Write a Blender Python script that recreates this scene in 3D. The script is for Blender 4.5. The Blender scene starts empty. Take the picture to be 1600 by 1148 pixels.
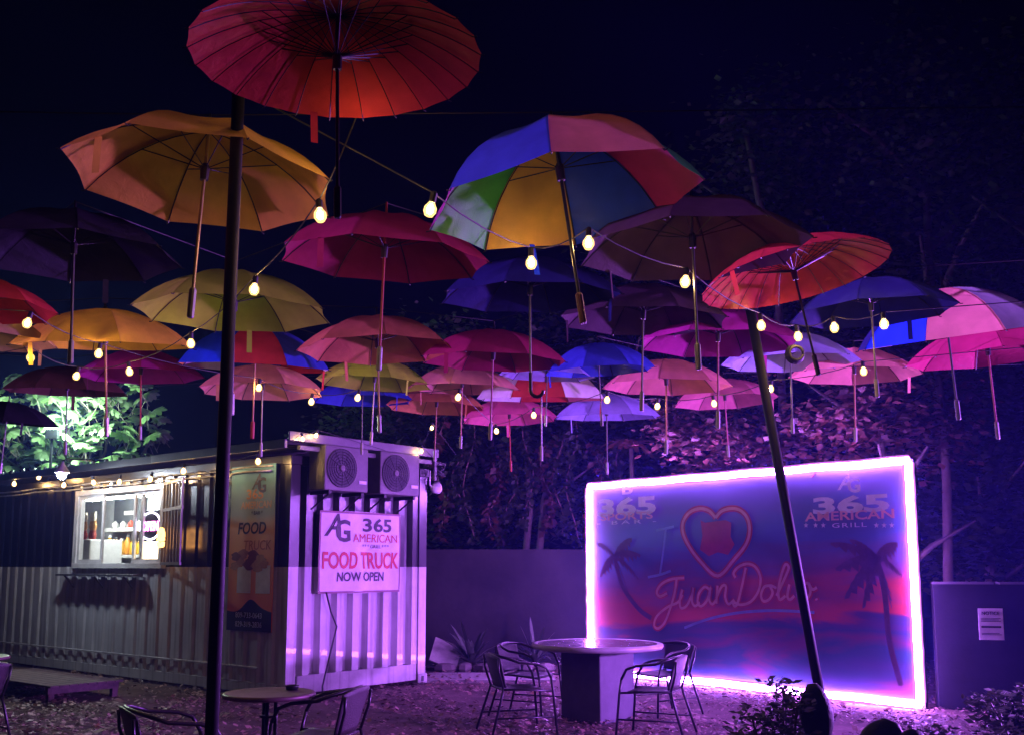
import bpy, math, random
import numpy as np
from mathutils import Vector, Matrix, Euler
ORD = ['first', 'second', 'third', 'fourth', 'fifth', 'sixth', 'seventh', 'eighth', 'ninth', 'tenth', 'eleventh', 'twelfth']
random.seed(7); rng = np.random.default_rng(7)
scene = bpy.context.scene
COL = scene.collection
PI = math.pi

# ------------------------------------------------------------------ camera
CAM_H, PITCH, FPX, HOR = 1.55, math.radians(7.5), 1600.0, 885.0
cam_d = bpy.data.cameras.new('camera'); cam = bpy.data.objects.new('camera', cam_d); COL.objects.link(cam)
cam.location = (0, 0, CAM_H); cam.rotation_euler = (PI/2 + PITCH, 0, 0)
cam_d.sensor_width = 36; cam_d.lens = 36.0; cam_d.clip_start = .05; cam_d.clip_end = 300
Y0 = HOR - FPX*math.tan(PITCH)
cam_d.shift_y = (Y0 - 574)/1600.0
scene.camera = cam
# ------------------------------------------------------------------ night sky
w = bpy.data.worlds.new("World"); scene.world = w; w.use_nodes = True
bg = w.node_tree.nodes['Background']
bg.inputs[0].default_value = (.10, .10, 1.0, 1); bg.inputs[1].default_value = .0002
scene.view_settings.view_transform = 'Standard'; scene.view_settings.look = 'None'
scene.view_settings.exposure = .2; scene.view_settings.gamma = 1
scene.cycles.use_denoising = True
scene.cycles.max_bounces = 5; scene.cycles.diffuse_bounces = 3; scene.cycles.glossy_bounces = 2
scene.cycles.transmission_bounces = 4; scene.cycles.volume_bounces = 0; scene.cycles.transparent_max_bounces = 6
scene.cycles.sample_clamp_indirect = 4; scene.cycles.use_light_tree = True
scene.cycles.caustics_reflective = False; scene.cycles.caustics_refractive = False
NEON_C, NEON_L = (.46, .135, 1.0), 270.0
BULB_C, BULB_L = (1.0, .57, .20), 480.0
FLOOD_C, FLOOD_W = (.45, .12, 1.0), 5000.0
VEIL_D = .0028

# ------------------------------------------------------------------ helpers: view rays -> places
CF = Vector((0, math.cos(PITCH), math.sin(PITCH))); CU = Vector((0, -math.sin(PITCH), math.cos(PITCH)))
CC = Vector((0, 0, CAM_H))
def ray(x, y): return CF + Vector((1, 0, 0))*((x-800)/FPX) + CU*((Y0-y)/FPX)
def at_z(x, y, z): d = ray(x, y); return CC + d*((z-CAM_H)/d.z)
def at_y(x, y, D): d = ray(x, y); return CC + d*(D/d.y)
def at_plane(x, y, p0, n): d = ray(x, y); return CC + d*((Vector(p0)-CC).dot(n)/d.dot(n))

# ------------------------------------------------------------------ helpers: materials
MATS = {}
def nodes_of(name):
    m = bpy.data.materials.new(name); m.use_nodes = True
    nt = m.node_tree; nt.nodes.clear()
    out = nt.nodes.new('ShaderNodeOutputMaterial')
    return m, nt, out
def mat(name, col, rough=.6, metal=0, var=.25, scale=6, bump=0, bscale=40, col2=None, spec=.5, coat=0):
    if name in MATS: return MATS[name]
    m, nt, out = nodes_of(name); N = nt.nodes.new; L = nt.links.new
    b = N('ShaderNodeBsdfPrincipled'); L(b.outputs[0], out.inputs[0])
    tc = N('ShaderNodeTexCoord'); nz = N('ShaderNodeTexNoise'); nz.inputs['Scale'].default_value = scale
    nz.inputs['Detail'].default_value = 5; nz.inputs['Roughness'].default_value = .65
    L(tc.outputs['Object'], nz.inputs['Vector'])
    mx = N('ShaderNodeMix'); mx.data_type = 'RGBA'
    mr = N('ShaderNodeMapRange'); mr.inputs[1].default_value = .35; mr.inputs[2].default_value = .68
    L(nz.outputs['Fac'], mr.inputs[0]); L(mr.outputs[0], mx.inputs[0])
    c2 = col2 if col2 else tuple(c*(1-var) for c in col)
    mx.inputs[6].default_value = (*col, 1); mx.inputs[7].default_value = (*c2, 1)
    L(mx.outputs[2], b.inputs['Base Color'])
    b.inputs['Metallic'].default_value = metal; b.inputs['Specular IOR Level'].default_value = spec
    b.inputs['Coat Weight'].default_value = coat
    r2 = N('ShaderNodeMapRange'); r2.inputs[3].default_value = max(0, rough-.1); r2.inputs[4].default_value = min(1, rough+.12)
    L(nz.outputs['Fac'], r2.inputs[0]); L(r2.outputs[0], b.inputs['Roughness'])
    if bump:
        n2 = N('ShaderNodeTexNoise'); n2.inputs['Scale'].default_value = bscale; n2.inputs['Detail'].default_value = 4
        L(tc.outputs['Object'], n2.inputs['Vector'])
        bp = N('ShaderNodeBump'); bp.inputs['Strength'].default_value = bump; bp.inputs['Distance'].default_value = .01
        L(n2.outputs['Fac'], bp.inputs['Height']); L(bp.outputs[0], b.inputs['Normal'])
    MATS[name] = m; return m
def grime(m, amount=.5, col=(.06, .045, .035)):
    """run-down streaks and rust blotches over a painted wall"""
    nt = m.node_tree; N = nt.nodes.new; L = nt.links.new; b = next(n for n in nt.nodes if n.type == 'BSDF_PRINCIPLED')
    src = b.inputs['Base Color'].links[0].from_socket
    tc = N('ShaderNodeTexCoord'); mp = N('ShaderNodeMapping'); mp.inputs['Scale'].default_value = (9, 9, .5); L(tc.outputs['Object'], mp.inputs[0])
    nz = N('ShaderNodeTexNoise'); nz.inputs['Scale'].default_value = 1.5; nz.inputs['Detail'].default_value = 7; L(mp.outputs[0], nz.inputs['Vector'])
    mr = N('ShaderNodeMapRange'); mr.inputs[1].default_value = .5; mr.inputs[2].default_value = .75; mr.inputs[4].default_value = amount; L(nz.outputs['Fac'], mr.inputs[0])
    mx = N('ShaderNodeMix'); mx.data_type = 'RGBA'; L(mr.outputs[0], mx.inputs[0]); L(src, mx.inputs[6]); mx.inputs[7].default_value = (*col, 1)
    L(mx.outputs[2], b.inputs['Base Color'])
def emit(name, col, strength):
    if name in MATS: return MATS[name]
    m, nt, out = nodes_of(name); e = nt.nodes.new('ShaderNodeEmission')
    e.inputs[0].default_value = (*col, 1); e.inputs[1].default_value = strength
    nt.links.new(e.outputs[0], out.inputs[0]); MATS[name] = m; return m
def fabric(name, col, trans=.4):
    """thin umbrella cloth: diffuse + light passing through + satin sheen, woven grain"""
    if name in MATS: return MATS[name]
    m, nt, out = nodes_of(name); N = nt.nodes.new; L = nt.links.new
    tc = N('ShaderNodeTexCoord'); nz = N('ShaderNodeTexNoise'); nz.inputs['Scale'].default_value = 5; nz.inputs['Detail'].default_value = 6
    L(tc.outputs['Object'], nz.inputs['Vector'])
    mx = N('ShaderNodeMix'); mx.data_type = 'RGBA'; L(nz.outputs['Fac'], mx.inputs[0])
    mx.inputs[6].default_value = (*[c*.62 for c in col], 1); mx.inputs[7].default_value = (*[min(.9, c*1.22) for c in col], 1)
    wv = N('ShaderNodeTexNoise'); wv.inputs['Scale'].default_value = 9; wv.inputs['Detail'].default_value = 3
    wv.inputs['Distortion'].default_value = 1.2
    L(tc.outputs['Object'], wv.inputs['Vector'])
    bp = N('ShaderNodeBump'); bp.inputs['Strength'].default_value = .35; bp.inputs['Distance'].default_value = .012
    L(wv.outputs['Fac'], bp.inputs['Height'])
    d = N('ShaderNodeBsdfDiffuse'); t = N('ShaderNodeBsdfTranslucent'); g = N('ShaderNodeBsdfGlossy')
    g.inputs['Roughness'].default_value = .4
    for s in (d, t): L(mx.outputs[2], s.inputs[0])
    for s in (d, g): L(bp.outputs[0], s.inputs['Normal'])
    m1 = N('ShaderNodeMixShader'); m1.inputs[0].default_value = trans; L(d.outputs[0], m1.inputs[1]); L(t.outputs[0], m1.inputs[2])
    m2 = N('ShaderNodeMixShader'); m2.inputs[0].default_value = .012; L(m1.outputs[0], m2.inputs[1]); L(g.outputs[0], m2.inputs[2])
    L(m2.outputs[0], out.inputs[0]); MATS[name] = m; return m
def leafmat(name, c1, c2, trans=.35):
    if name in MATS: return MATS[name]
    m, nt, out = nodes_of(name); N = nt.nodes.new; L = nt.links.new
    ge = N('ShaderNodeNewGeometry'); mx = N('ShaderNodeMix'); mx.data_type = 'RGBA'
    L(ge.outputs['Random Per Island'], mx.inputs[0]); mx.inputs[6].default_value = (*c1, 1); mx.inputs[7].default_value = (*c2, 1)
    b = N('ShaderNodeBsdfPrincipled'); b.inputs['Roughness'].default_value = .5; L(mx.outputs[2], b.inputs[0])
    t = N('ShaderNodeBsdfTranslucent'); L(mx.outputs[2], t.inputs[0])
    ms = N('ShaderNodeMixShader'); ms.inputs[0].default_value = trans; L(b.outputs[0], ms.inputs[1]); L(t.outputs[0], ms.inputs[2])
    L(ms.outputs[0], out.inputs[0]); MATS[name] = m; return m

# ------------------------------------------------------------------ helpers: meshes
class MB:
    def __init__(s): s.v = []; s.f = []
    def add(s, vs, fs):
        o = len(s.v); s.v += [tuple(x) for x in vs]; s.f += [tuple(i+o for i in f) for f in fs]; return s
    def box(s, x0, x1, y0, y1, z0, z1, M=None):
        vs = [Vector(c) for c in ((x0,y0,z0),(x1,y0,z0),(x1,y1,z0),(x0,y1,z0),(x0,y0,z1),(x1,y0,z1),(x1,y1,z1),(x0,y1,z1))]
        if M: vs = [M @ v for v in vs]
        return s.add(vs, [(0,3,2,1),(4,5,6,7),(0,1,5,4),(1,2,6,5),(2,3,7,6),(3,0,4,7)])
    def tube(s, pts, r, seg=8, closed=False, cap=True):
        pts = [Vector(p) for p in pts]; n = len(pts); rs = r if isinstance(r, (list, tuple)) else [r]*n
        vs = []; up = None
        for i, p in enumerate(pts):
            if closed: t = pts[(i+1) % n]-pts[i-1]
            else: t = pts[min(i+1, n-1)]-pts[max(i-1, 0)]
            t = t.normalized() if t.length > 1e-9 else Vector((0, 0, 1))
            if up is None:
                up = Vector((0, 0, 1)) if abs(t.z) < .9 else Vector((1, 0, 0))
            a = (up - t*up.dot(t)); a = a.normalized() if a.length > 1e-6 else t.orthogonal().normalized(); up = a; b = t.cross(a)
            for k in range(seg):
                q = 2*PI*k/seg; vs.append(p + (a*math.cos(q) + b*math.sin(q))*rs[i])
        fs = []
        for i in range(n if closed else n-1):
            j = (i+1) % n
            for k in range(seg): fs.append((i*seg+k, i*seg+(k+1) % seg, j*seg+(k+1) % seg, j*seg+k))
        if cap and not closed: fs += [tuple(range(seg-1, -1, -1)), tuple((n-1)*seg+k for k in range(seg))]
        return s.add(vs, fs)
    def lathe(s, prof, seg=16, M=None):
        vs = []; fs = []
        for (r, z) in prof:
            for k in range(seg):
                v = Vector((r*math.cos(2*PI*k/seg), r*math.sin(2*PI*k/seg), z)); vs.append(M @ v if M else v)
        for i in range(len(prof)-1):
            for k in range(seg): fs.append((i*seg+k, i*seg+(k+1) % seg, (i+1)*seg+(k+1) % seg, (i+1)*seg+k))
        fs += [tuple(range(seg-1, -1, -1)), tuple((len(prof)-1)*seg+k for k in range(seg))]
        return s.add(vs, fs)
    def mesh(s, name):
        me = bpy.data.meshes.new(name); me.from_pydata(s.v, [], s.f); me.update(); return me
    def build(s, name, m, parent=None, smooth=False, bevel=0):
        return link(name, s.mesh(name), m, parent, smooth, bevel)
def link(name, me, m, parent=None, smooth=False, bevel=0):
    o = bpy.data.objects.new(name, me); COL.objects.link(o)
    if m is not None and not me.materials: me.materials.append(m)
    if smooth: me.polygons.foreach_set('use_smooth', [True]*len(me.polygons))
    if parent: o.parent = parent
    if bevel:
        b = o.modifiers.new('bevel', 'BEVEL'); b.width = bevel; b.segments = 2; b.limit_method = 'ANGLE'
    return o
def part(name, me, m, parent):
    """share one mesh between alike parts, the colour sits on the object"""
    o = bpy.data.objects.new(name, me); COL.objects.link(o); o.parent = parent
    if not me.materials: me.materials.append(None)
    o.material_slots[0].link = 'OBJECT'; o.material_slots[0].material = m
    return o
def tag(o, label, cat, group=None):
    o['label'] = label; o['category'] = cat
    if group: o['group'] = group
    return o
def thing(name, label, cat, loc=(0, 0, 0), rz=0, group=None):
    o = bpy.data.objects.new(name, None); COL.objects.link(o); o.location = loc; o.rotation_euler = (0, 0, rz)
    o.empty_display_size = .1
    return tag(o, label, cat, group)
def structure(o): o['kind'] = 'structure'; return o
def box(name, m, parent, *a, bevel=0): return MB().box(*a).build(name, m, parent, bevel=bevel)
def copy_tree(o, parent=None):
    c = o.copy(); COL.objects.link(c); c.parent = parent
    for ch in list(o.children): copy_tree(ch, c)
    return c
def text_mesh(s, size, extrude=.0015, shear=0, bold=0, sx=1.0, align='CENTER', space=1.0):
    cu = bpy.data.curves.new('t', 'FONT'); cu.body = s; cu.size = size; cu.extrude = extrude; cu.shear = shear
    cu.offset = bold; cu.align_x = align; cu.resolution_u = 3; cu.space_character = space
    o = bpy.data.objects.new('t', cu); COL.objects.link(o)
    bpy.context.view_layer.update()
    me = bpy.data.meshes.new_from_object(o.evaluated_get(bpy.context.evaluated_depsgraph_get()))
    bpy.data.objects.remove(o); bpy.data.curves.remove(cu)
    if sx != 1: me.transform(Matrix.Diagonal((sx, 1, 1, 1)))
    me.materials.clear()
    return me
def text(s, size, x, z, m, parent, yoff=-.004, name='lettering', **k):
    k.setdefault('extrude', .0006)
    """flat lettering on a local xz plane, facing local -y"""
    me = text_mesh(s, size, **k); me.transform(Matrix.Translation((x, yoff, z)) @ Matrix.Rotation(PI/2, 4, 'X'))
    return link(name, me, m, parent)
def stroke(pts, width, y, m, parent, name='lettering', flat=True, n=6):
    """smooth pen stroke through (x,z) points lying on a local xz plane"""
    P = [Vector((p[0], 0, p[1])) for p in pts]; Q = []
    for i in range(len(P)-1):
        p0 = P[max(i-1, 0)]; p1 = P[i]; p2 = P[i+1]; p3 = P[min(i+2, len(P)-1)]
        for k in range(n):
            t = k/n
            Q.append(.5*((2*p1) + (p2-p0)*t + (2*p0-5*p1+4*p2-p3)*t*t + (3*p1-p0-3*p2+p3)*t**3))
    Q.append(P[-1])
    vs = []; fs = []
    for i, q in enumerate(Q):
        t = Q[min(i+1, len(Q)-1)]-Q[max(i-1, 0)]; t = t.normalized() if t.length > 1e-9 else Vector((1, 0, 0))
        s = Vector((-t.z, 0, t.x))*width/2
        vs += [(q.x+s.x, y, q.z+s.z), (q.x-s.x, y, q.z-s.z)]
    for i in range(len(Q)-1): fs.append((2*i, 2*i+2, 2*i+3, 2*i+1))
    return MB().add(vs, fs).build(name, m, parent)

# ------------------------------------------------------------------ common materials
M_black = mat('black_metal', (.02, .02, .024), .42, .3, bump=.1)
M_steel = mat('grey_steel', (.20, .20, .21), .4, .7, bump=.05)
M_whitepl = mat('white_plastic', (.75, .75, .73), .4)
M_wire = mat('wire_rubber', (.03, .03, .035), .6)
M_bulb = emit('bulb_glow', BULB_C, BULB_L)
def glow_shell(name, col, strength, opaque):
    m, nt, out = nodes_of(name); N = nt.nodes.new
    e = N('ShaderNodeEmission'); e.inputs[0].default_value = (*col, 1); e.inputs[1].default_value = strength
    t = N('ShaderNodeBsdfTransparent'); x = N('ShaderNodeMixShader'); x.inputs[0].default_value = opaque
    nt.links.new(t.outputs[0], x.inputs[1]); nt.links.new(e.outputs[0], x.inputs[2]); nt.links.new(x.outputs[0], out.inputs[0]); return m
M_bulb_halo = glow_shell('bulb_halo', (1.0, .58, .18), 2.6, .6)  # bulb glass made to glow, imitating the halo around each light
M_neon_halo = glow_shell('neon_halo', (.85, .22, 1.0), 1.25, .5)  # glowing shell that imitates the purple halo round the neon
M_neon = emit('neon_glow', NEON_C, NEON_L)

# ------------------------------------------------------------------ haze
veil_haze = box('veil_haze', None, None, -19, 19, -3, 33, -1.2, 15.5)  # bluish air added to imitate lens glow and a blue veil
m, nt, out = nodes_of('lens_veil'); pv = nt.nodes.new('ShaderNodeVolumePrincipled')
pv.inputs['Color'].default_value = (.16, .20, 1.0, 1); pv.inputs['Density'].default_value = VEIL_D
pv.inputs['Anisotropy'].default_value = .62
nt.links.new(pv.outputs[0], out.inputs['Volume']); veil_haze.data.materials.append(m); veil_haze['kind'] = 'stuff'

# ------------------------------------------------------------------ ground
M_ground = mat('packed_earth', (.17, .12, .10), .9, scale=3, bump=.8, bscale=22, col2=(.08, .055, .045), spec=.2)
gb = MB(); n = 60
gv = [(-18+36*i/n, -2+34*j/n, .03*math.sin(i*1.7)*math.cos(j*1.3)*.5 - .012) for j in range(n+1) for i in range(n+1)]
gf = [(j*(n+1)+i, j*(n+1)+i+1, (j+1)*(n+1)+i+1, (j+1)*(n+1)+i) for j in range(n) for i in range(n)]
structure(gb.add(gv, gf).build('ground', M_ground, smooth=True))
# leaf litter and bark chips
def scatter_chips(name, N, smin, smax, ymin, ymax, m, zmax=.03):
    Y = ymin*(ymax/ymin)**rng.random(N); X = (rng.random(N)*1.14-.57)*Y
    S = smin+(smax-smin)*rng.random(N)**2; A = rng.random(N)*2*PI; T = (rng.random((N, 2))-.5)*1.0; Z = .004+rng.random(N)*zmax; asp = .35+.5*rng.random(N)
    # trodden bare patches carry few chips
    bare = np.sin(X*1.3+1.1)*np.cos(Y*.9+.4)+.5*np.sin(X*3.1+Y*2.3)
    keep = (bare < .35) | (rng.random(N) < .3)
    X, Y, S, A, T, Z, asp = (q[keep] for q in (X, Y, S, A, T, Z, asp)); N = len(X); ca, sa = np.cos(A), np.sin(A)
    V = np.zeros((N, 4, 3))
    for k, (a, b) in enumerate(((-1, -.35), (.1, -1), (1, .3), (-.2, 1))):
        lx, ly = a*S, b*S*asp
        V[:, k, 0] = X+lx*ca-ly*sa; V[:, k, 1] = Y+lx*sa+ly*ca
        V[:, k, 2] = Z+lx*T[:, 0]+ly*T[:, 1]
    me = bpy.data.meshes.new(name); me.from_pydata(V.reshape(-1, 3).tolist(), [], np.arange(N*4).reshape(N, 4).tolist())
    o = link(name, me, m); o['kind'] = 'stuff'; return o
M_litter = leafmat('leaf_litter', (.46, .30, .24), (.09, .05, .04), .1)
scatter_chips('leaf_litter', 70000, .010, .042, 5.2, 18, M_litter)
scatter_chips('fallen_leaves', 900, .04, .065, 5.2, 18, leafmat('fallen_leaf', (.30, .16, .07), (.14, .09, .06), .2), .05)

# ------------------------------------------------------------------ shipping container kiosk
A = Vector((-2.668, 12.334, 0)); UX = Vector((.6366, .7712, 0)); VX = Vector((-.7712, .6366, 0))
TH = math.atan2(UX.y, UX.x); CW, CLn, CH = 2.346, 9.2, 2.9
def C(u, v, z=0): return A + UX*u + VX*v + Vector((0, 0, z))
kiosk = thing('container_kiosk', 'corrugated container kiosk painted black above and grey below', 'food kiosk', A, TH)
M_grey = mat('grey_container_paint', (.60, .60, .61), .36, .0, var=.25, scale=1.7, bump=.12, bscale=14, coat=.3)
M_blackp = mat('black_container_paint', (.012, .011, .014), .22, .0, var=.3, scale=2, bump=.2, bscale=9, spec=.8, coat=1.0)
next(n for n in M_blackp.node_tree.nodes if n.type == 'BSDF_PRINCIPLED').inputs['Coat Roughness'].default_value = .34
M_sill = mat('sill_paint', (.5, .5, .5), .5, .0, var=.35, scale=3, bump=.15)
def corrugated(a, b, z0, z1, pitch=.28, depth=.024, axis='v', base=0.0, sgn=1):
    """trapezoid sheet running along local y (axis v) or local x (axis u); recesses go inwards"""
    pr = []; t = a; fr = [(0, 0), (.40, 0), (.52, 1), (.88, 1), (1.0, 0)]
    k = math.floor(a/pitch)*pitch
    while k < b+pitch:
        for (q, d) in fr[:-1]: pr.append((k+q*pitch, d*depth))
        k += pitch
    xs = [p[0] for p in pr]; ds = [p[1] for p in pr]
    f = lambda q: float(np.interp(q, xs, ds))
    P = [(a, f(a))]+[p for p in pr if a < p[0] < b]+[(b, f(b))]
    mb = MB(); vs = []
    for z in (z0, z1):
        for (q, d) in P: vs.append((base+d, q, z) if axis == 'v' else (q, base+d, z))
    n = len(P); fs = [(i, i+1, n+i+1, n+i) for i in range(n-1)]
    return mb.add(vs, fs)
ZP = 1.55
W0, W1, WZ0, WZ1 = 2.72, 5.05, 1.575, 2.66           # window opening along the long wall
corrugated(.12, CLn-.1, .16, ZP).build('lower_wall', M_grey, kiosk)
up = corrugated(.12, W0, ZP, CH-.1); 
for a, b, z0, z1 in ((W0, W1, WZ1, CH-.1), (W1, CLn-.1, ZP, CH-.1), (W0, W1, ZP, WZ0)):
    q = corrugated(a, b, z0, z1); up.add(q.v, q.f)
up.build('upper_wall', M_blackp, kiosk)
PU = .262
e_lo = corrugated(.14, CW-.14, .26, ZP, PU, .085, 'u', .02); e_up = corrugated(.14, CW-.14, ZP, CH-.1, PU, .085, 'u', .02)
e_lo.build('lower_end_wall', M_grey, kiosk); e_up.build('upper_end_wall', M_blackp, kiosk)
box('far_end_wall', M_blackp, kiosk, .05, CW-.05, CLn-.1, CLn-.05, .1, CH-.1)
box('rear_wall', M_blackp, kiosk, CW-.05, CW, .12, CLn-.1, .1, CH-.1)
box('kiosk_floor', M_sill, kiosk, .1, CW-.06, .1, CLn-.1, .10, .16)
grime(M_grey, .55); grime(M_sill, .6)
M_roof = mat('roof_sheet', (.16, .15, .16), .45, .6, scale=3, bump=.1)
for uu in (0, CW-.14):
    box('corner_post', M_grey, kiosk, uu, uu+.14, 0, .12, .13, ZP); box('corner_post', M_blackp, kiosk, uu, uu+.14, 0, .12, ZP, CH-.12)
    b = MB().box(uu-.01, uu+.17, -.015, .16, 0, .128); b.build('corner_casting', M_sill, kiosk, bevel=.012)
    MB().box(uu+.055, uu+.10, -.019, -.012, .03, .1).build('casting_slot', M_black, kiosk)
    MB().box(uu-.01, uu+.17, -.015, .16, CH-.12, CH).build('corner_casting', M_blackp, kiosk, bevel=.012)
box('bottom_rail', M_sill, kiosk, .17, CW-.17, .0, .06, .05, .26, bevel=.006)
box('bottom_rail', M_grey, kiosk, .005, .06, .16, CLn-.1, .03, .16, bevel=.006)
box('top_rail', M_blackp, kiosk, .17, CW-.17, 0, .06, CH-.12, CH, bevel=.006)
box('top_rail', M_blackp, kiosk, .0, .06, .17, CLn-.1, CH-.1, CH, bevel=.006)
MB().tube([(-.02, .5, .34), (-.02, CLn-1, .34)], .012, 6).build('tie_rail', M_grey, kiosk)
# roof above, with ribs, gutter strip and screw heads
rf = MB(); rr = []
nr = 46
for i in range(nr+1):
    v = -.3+(CLn+.5)*i/nr
    for k, dz in ((0, 0), (.4, 0), (.5, .03), (.9, .03)): rr.append((v+(CLn+.5)/nr*k, dz))
vs = [(-.32, v, 3.0+z) for v, z in rr]+[(CW-.1, v, 3.12+z) for v, z in rr]
nn = len(rr); rf.add(vs, [(i, i+1, nn+i+1, nn+i) for i in range(nn-1)])
roof = rf.build('roof', M_roof, kiosk)
M_fascia = mat('pale_fascia', (.17, .165, .17), .45, .1, scale=4)
box('fascia', M_black, kiosk, -.335, -.305, 2.55, CLn+.2, 2.93, 3.03)
box('fascia', M_fascia, kiosk, -.345, -.305, -.3, 2.55, 2.93, 3.035, bevel=.006)
box('fascia', M_fascia, kiosk, -.3, CW-.12, -.335, -.305, 3.02, 3.13, bevel=.006)
box('gutter_strip', M_fascia, kiosk, -.1, CW-.2, -.28, -.22, 2.93, 2.985, bevel=.006)
for i in range(18):
    v = 2.7+i*.36; MB().lathe([(.03, 0), (.03, .03), (.012, .045)], 8, Matrix.Translation((-.30, v, 3.035))).build('screw_cap', M_steel, kiosk)
# conduit along the wall under the roof
for dz, u0 in ((2.78, -.05), (2.72, -.07)):
    MB().tube([(u0, .3+i*.55, dz+.012*math.sin(i*1.9)) for i in range(16)], .011, 6).build('conduit', M_sill, kiosk, smooth=True)
MB().tube([(.3, -.04, 2.86), (.3, -.07, 2.93), (.36, -.08, 2.95), (.5, -.08, 2.93)], .012, 6).build('conduit', M_whitepl, kiosk, smooth=True)
# window
M_frame = mat('white_aluminium', (.72, .72, .72), .35, .1)
wf = MB()
for a in ((W0-.05, W1+.05, WZ0-.045, WZ0+.03), (W0-.05, W1+.05, WZ1-.05, WZ1+.03)): wf.box(-.05, .07, *a)
for a in ((W0-.05, W0+.04), (W1-.05, W1+.05)): wf.box(-.048, .068, a[0], a[1], WZ0+.03, WZ1-.05)
win = wf.build('window', M_frame, kiosk, bevel=.004)
def sash(y0, y1, x, ins=.055):
    f = MB()
    f.box(x-.015, x+.015, y0, y1, WZ0+.03, WZ0+.03+ins).box(x-.015, x+.015, y0, y1, WZ1-.05-ins, WZ1-.05)
    f.box(x-.015, x+.015, y0, y0+ins, WZ0+.03+ins, WZ1-.05-ins).box(x-.015, x+.015, y1-ins, y1, WZ0+.03+ins, WZ1-.05-ins)
    f.build('sash', M_frame, win, bevel=.003)
    return MB().box(x-.003, x+.003, y0+ins, y1-ins, WZ0+.03+ins, WZ1-.05-ins)
m, nt, out = nodes_of('window_glass'); N = nt.nodes.new
tr = N('ShaderNodeBsdfTransparent'); gl = N('ShaderNodeBsdfGlossy'); gl.inputs['Roughness'].default_value = .03
ms = N('ShaderNodeMixShader'); ms.inputs[0].default_value = .07
nt.links.new(tr.outputs[0], ms.inputs[1]); nt.links.new(gl.outputs[0], ms.inputs[2]); nt.links.new(ms.outputs[0], out.inputs[0])
M_glass = m
sash(4.28, W1-.05, -.01).build('pane', M_glass, win)
sash(W0+.04, 3.52, .02).build('pane', M_glass, win)
MB().box(.035, .06, 3.30, 3.38, WZ0+.03, WZ1-.05).build('mullion', M_frame, win)
# interior
M_inw = mat('kiosk_inside_paint', (.62, .64, .64), .5)
M_ing = mat('kiosk_inside_grey', (.12, .13, .14), .4)
box('inner_wall', M_inw, kiosk, 1.55, 1.58, 2.0, 8.6, .17, 2.75)
box('inner_wall', M_inw, kiosk, .12, 1.55, 8.6, 8.63, .17, 2.75)
box('inner_wall', M_inw, kiosk, .12, 1.55, 1.97, 2.0, .17, 2.75)
box('inner_ceiling', M_inw, kiosk, .12, 1.55, 2.0, 8.6, 2.75, 2.78)
box('inner_panel', M_ing, kiosk, 1.52, 1.549, 5.75, 6.75, 2.28, 2.70)
box('vent_plate', M_whitepl, kiosk, 1.505, 1.519, 6.0, 6.4, 2.43, 2.5)
box('shelf', M_whitepl, kiosk, 1.25, 1.549, 5.4, 6.68, 2.14, 2.2)
box('shelf', M_whitepl, kiosk, 1.2, 1.549, 5.3, 6.6, 1.70, 1.75)
box('fridge_body', M_whitepl, kiosk, .40, .95, 5.42, 6.22, .17, 1.98, bevel=.02)
lt = thing('ceiling_lamp', 'bright white strip lamp under the kiosk ceiling', 'lamp', C(.75, 5.3, 2.68), TH)
MB().box(-.06, .06, -1.0, 1.0, -.02, .065).build('lamp_housing', M_whitepl, lt)
MB().tube([(0, -.95, -.04), (0, .95, -.04)], .018, 8).build('lamp_tube', emit('cool_tube', (.93, 1, .95), 210), lt)
M_sauce = [mat('yellow_sauce', (.75, .42, .03), .3), mat('red_sauce', (.5, .06, .03), .3), mat('amber_sauce', (.6, .25, .03), .3), mat('white_tub', (.7, .7, .65), .4)]
def bottle(u, v, z, h, r, mi, label):
    b = thing('bottle', label, 'bottle', C(u, v, z), TH, 'bottles on the kiosk shelves')
    MB().lathe([(r*.9, 0), (r, .02), (r, h*.62), (r*.45, h*.78), (r*.4, h*.88)], 10).build('bottle_body', M_sauce[mi], b, True)
    MB().lathe([(r*.48, h*.88), (r*.48, h), (r*.2, h*1.02)], 8).build('cap', M_ing if mi else M_whitepl, b)
for i in range(6):
    bottle(1.3, 5.5+i*.19, 1.75, .27+.03*(i % 3), .06, (0, 0, 2, 0, 2, 0)[i], ORD[5-i]+' from the left of the sauce bottles on the lower kiosk shelf')
for i in range(4):
    bottle(1.33, 5.6+i*.25, 2.2, .13, .05, (3, 1, 3, 3)[i], ORD[3-i]+' from the left of the tubs on the upper kiosk shelf')
M_snack = [mat('snack_red', (.5, .09, .06), .4), mat('snack_orange', (.6, .3, .1), .4), mat('snack_pale', (.65, .58, .45), .4), mat('snack_green', (.15, .3, .1), .4)]
for i in range(15):
    row, c = divmod(i, 5)
    o = MB().lathe([(.012, .004), (.075, 0), (.062, .012), (.085, .05), (.08, .10), (.06, .135), (.072, .15), (.01, .152)], 9).build('snack_bag', M_snack[(i*7+row*2+c) % 4], None, True)
    o.scale = (1, .5, .95); o.location = C(.50+.05*(c % 2), 5.52+.15*c, 1.98+.145*row); o.rotation_euler = (0, 0, TH+PI/2+random.uniform(-.5, .5))
    tag(o, ORD[4-c]+' snack bag from the left in the '+('bottom', 'middle', 'top')[row]+' row piled on the white fridge', 'snack bag', 'snack bags on the fridge')
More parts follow.
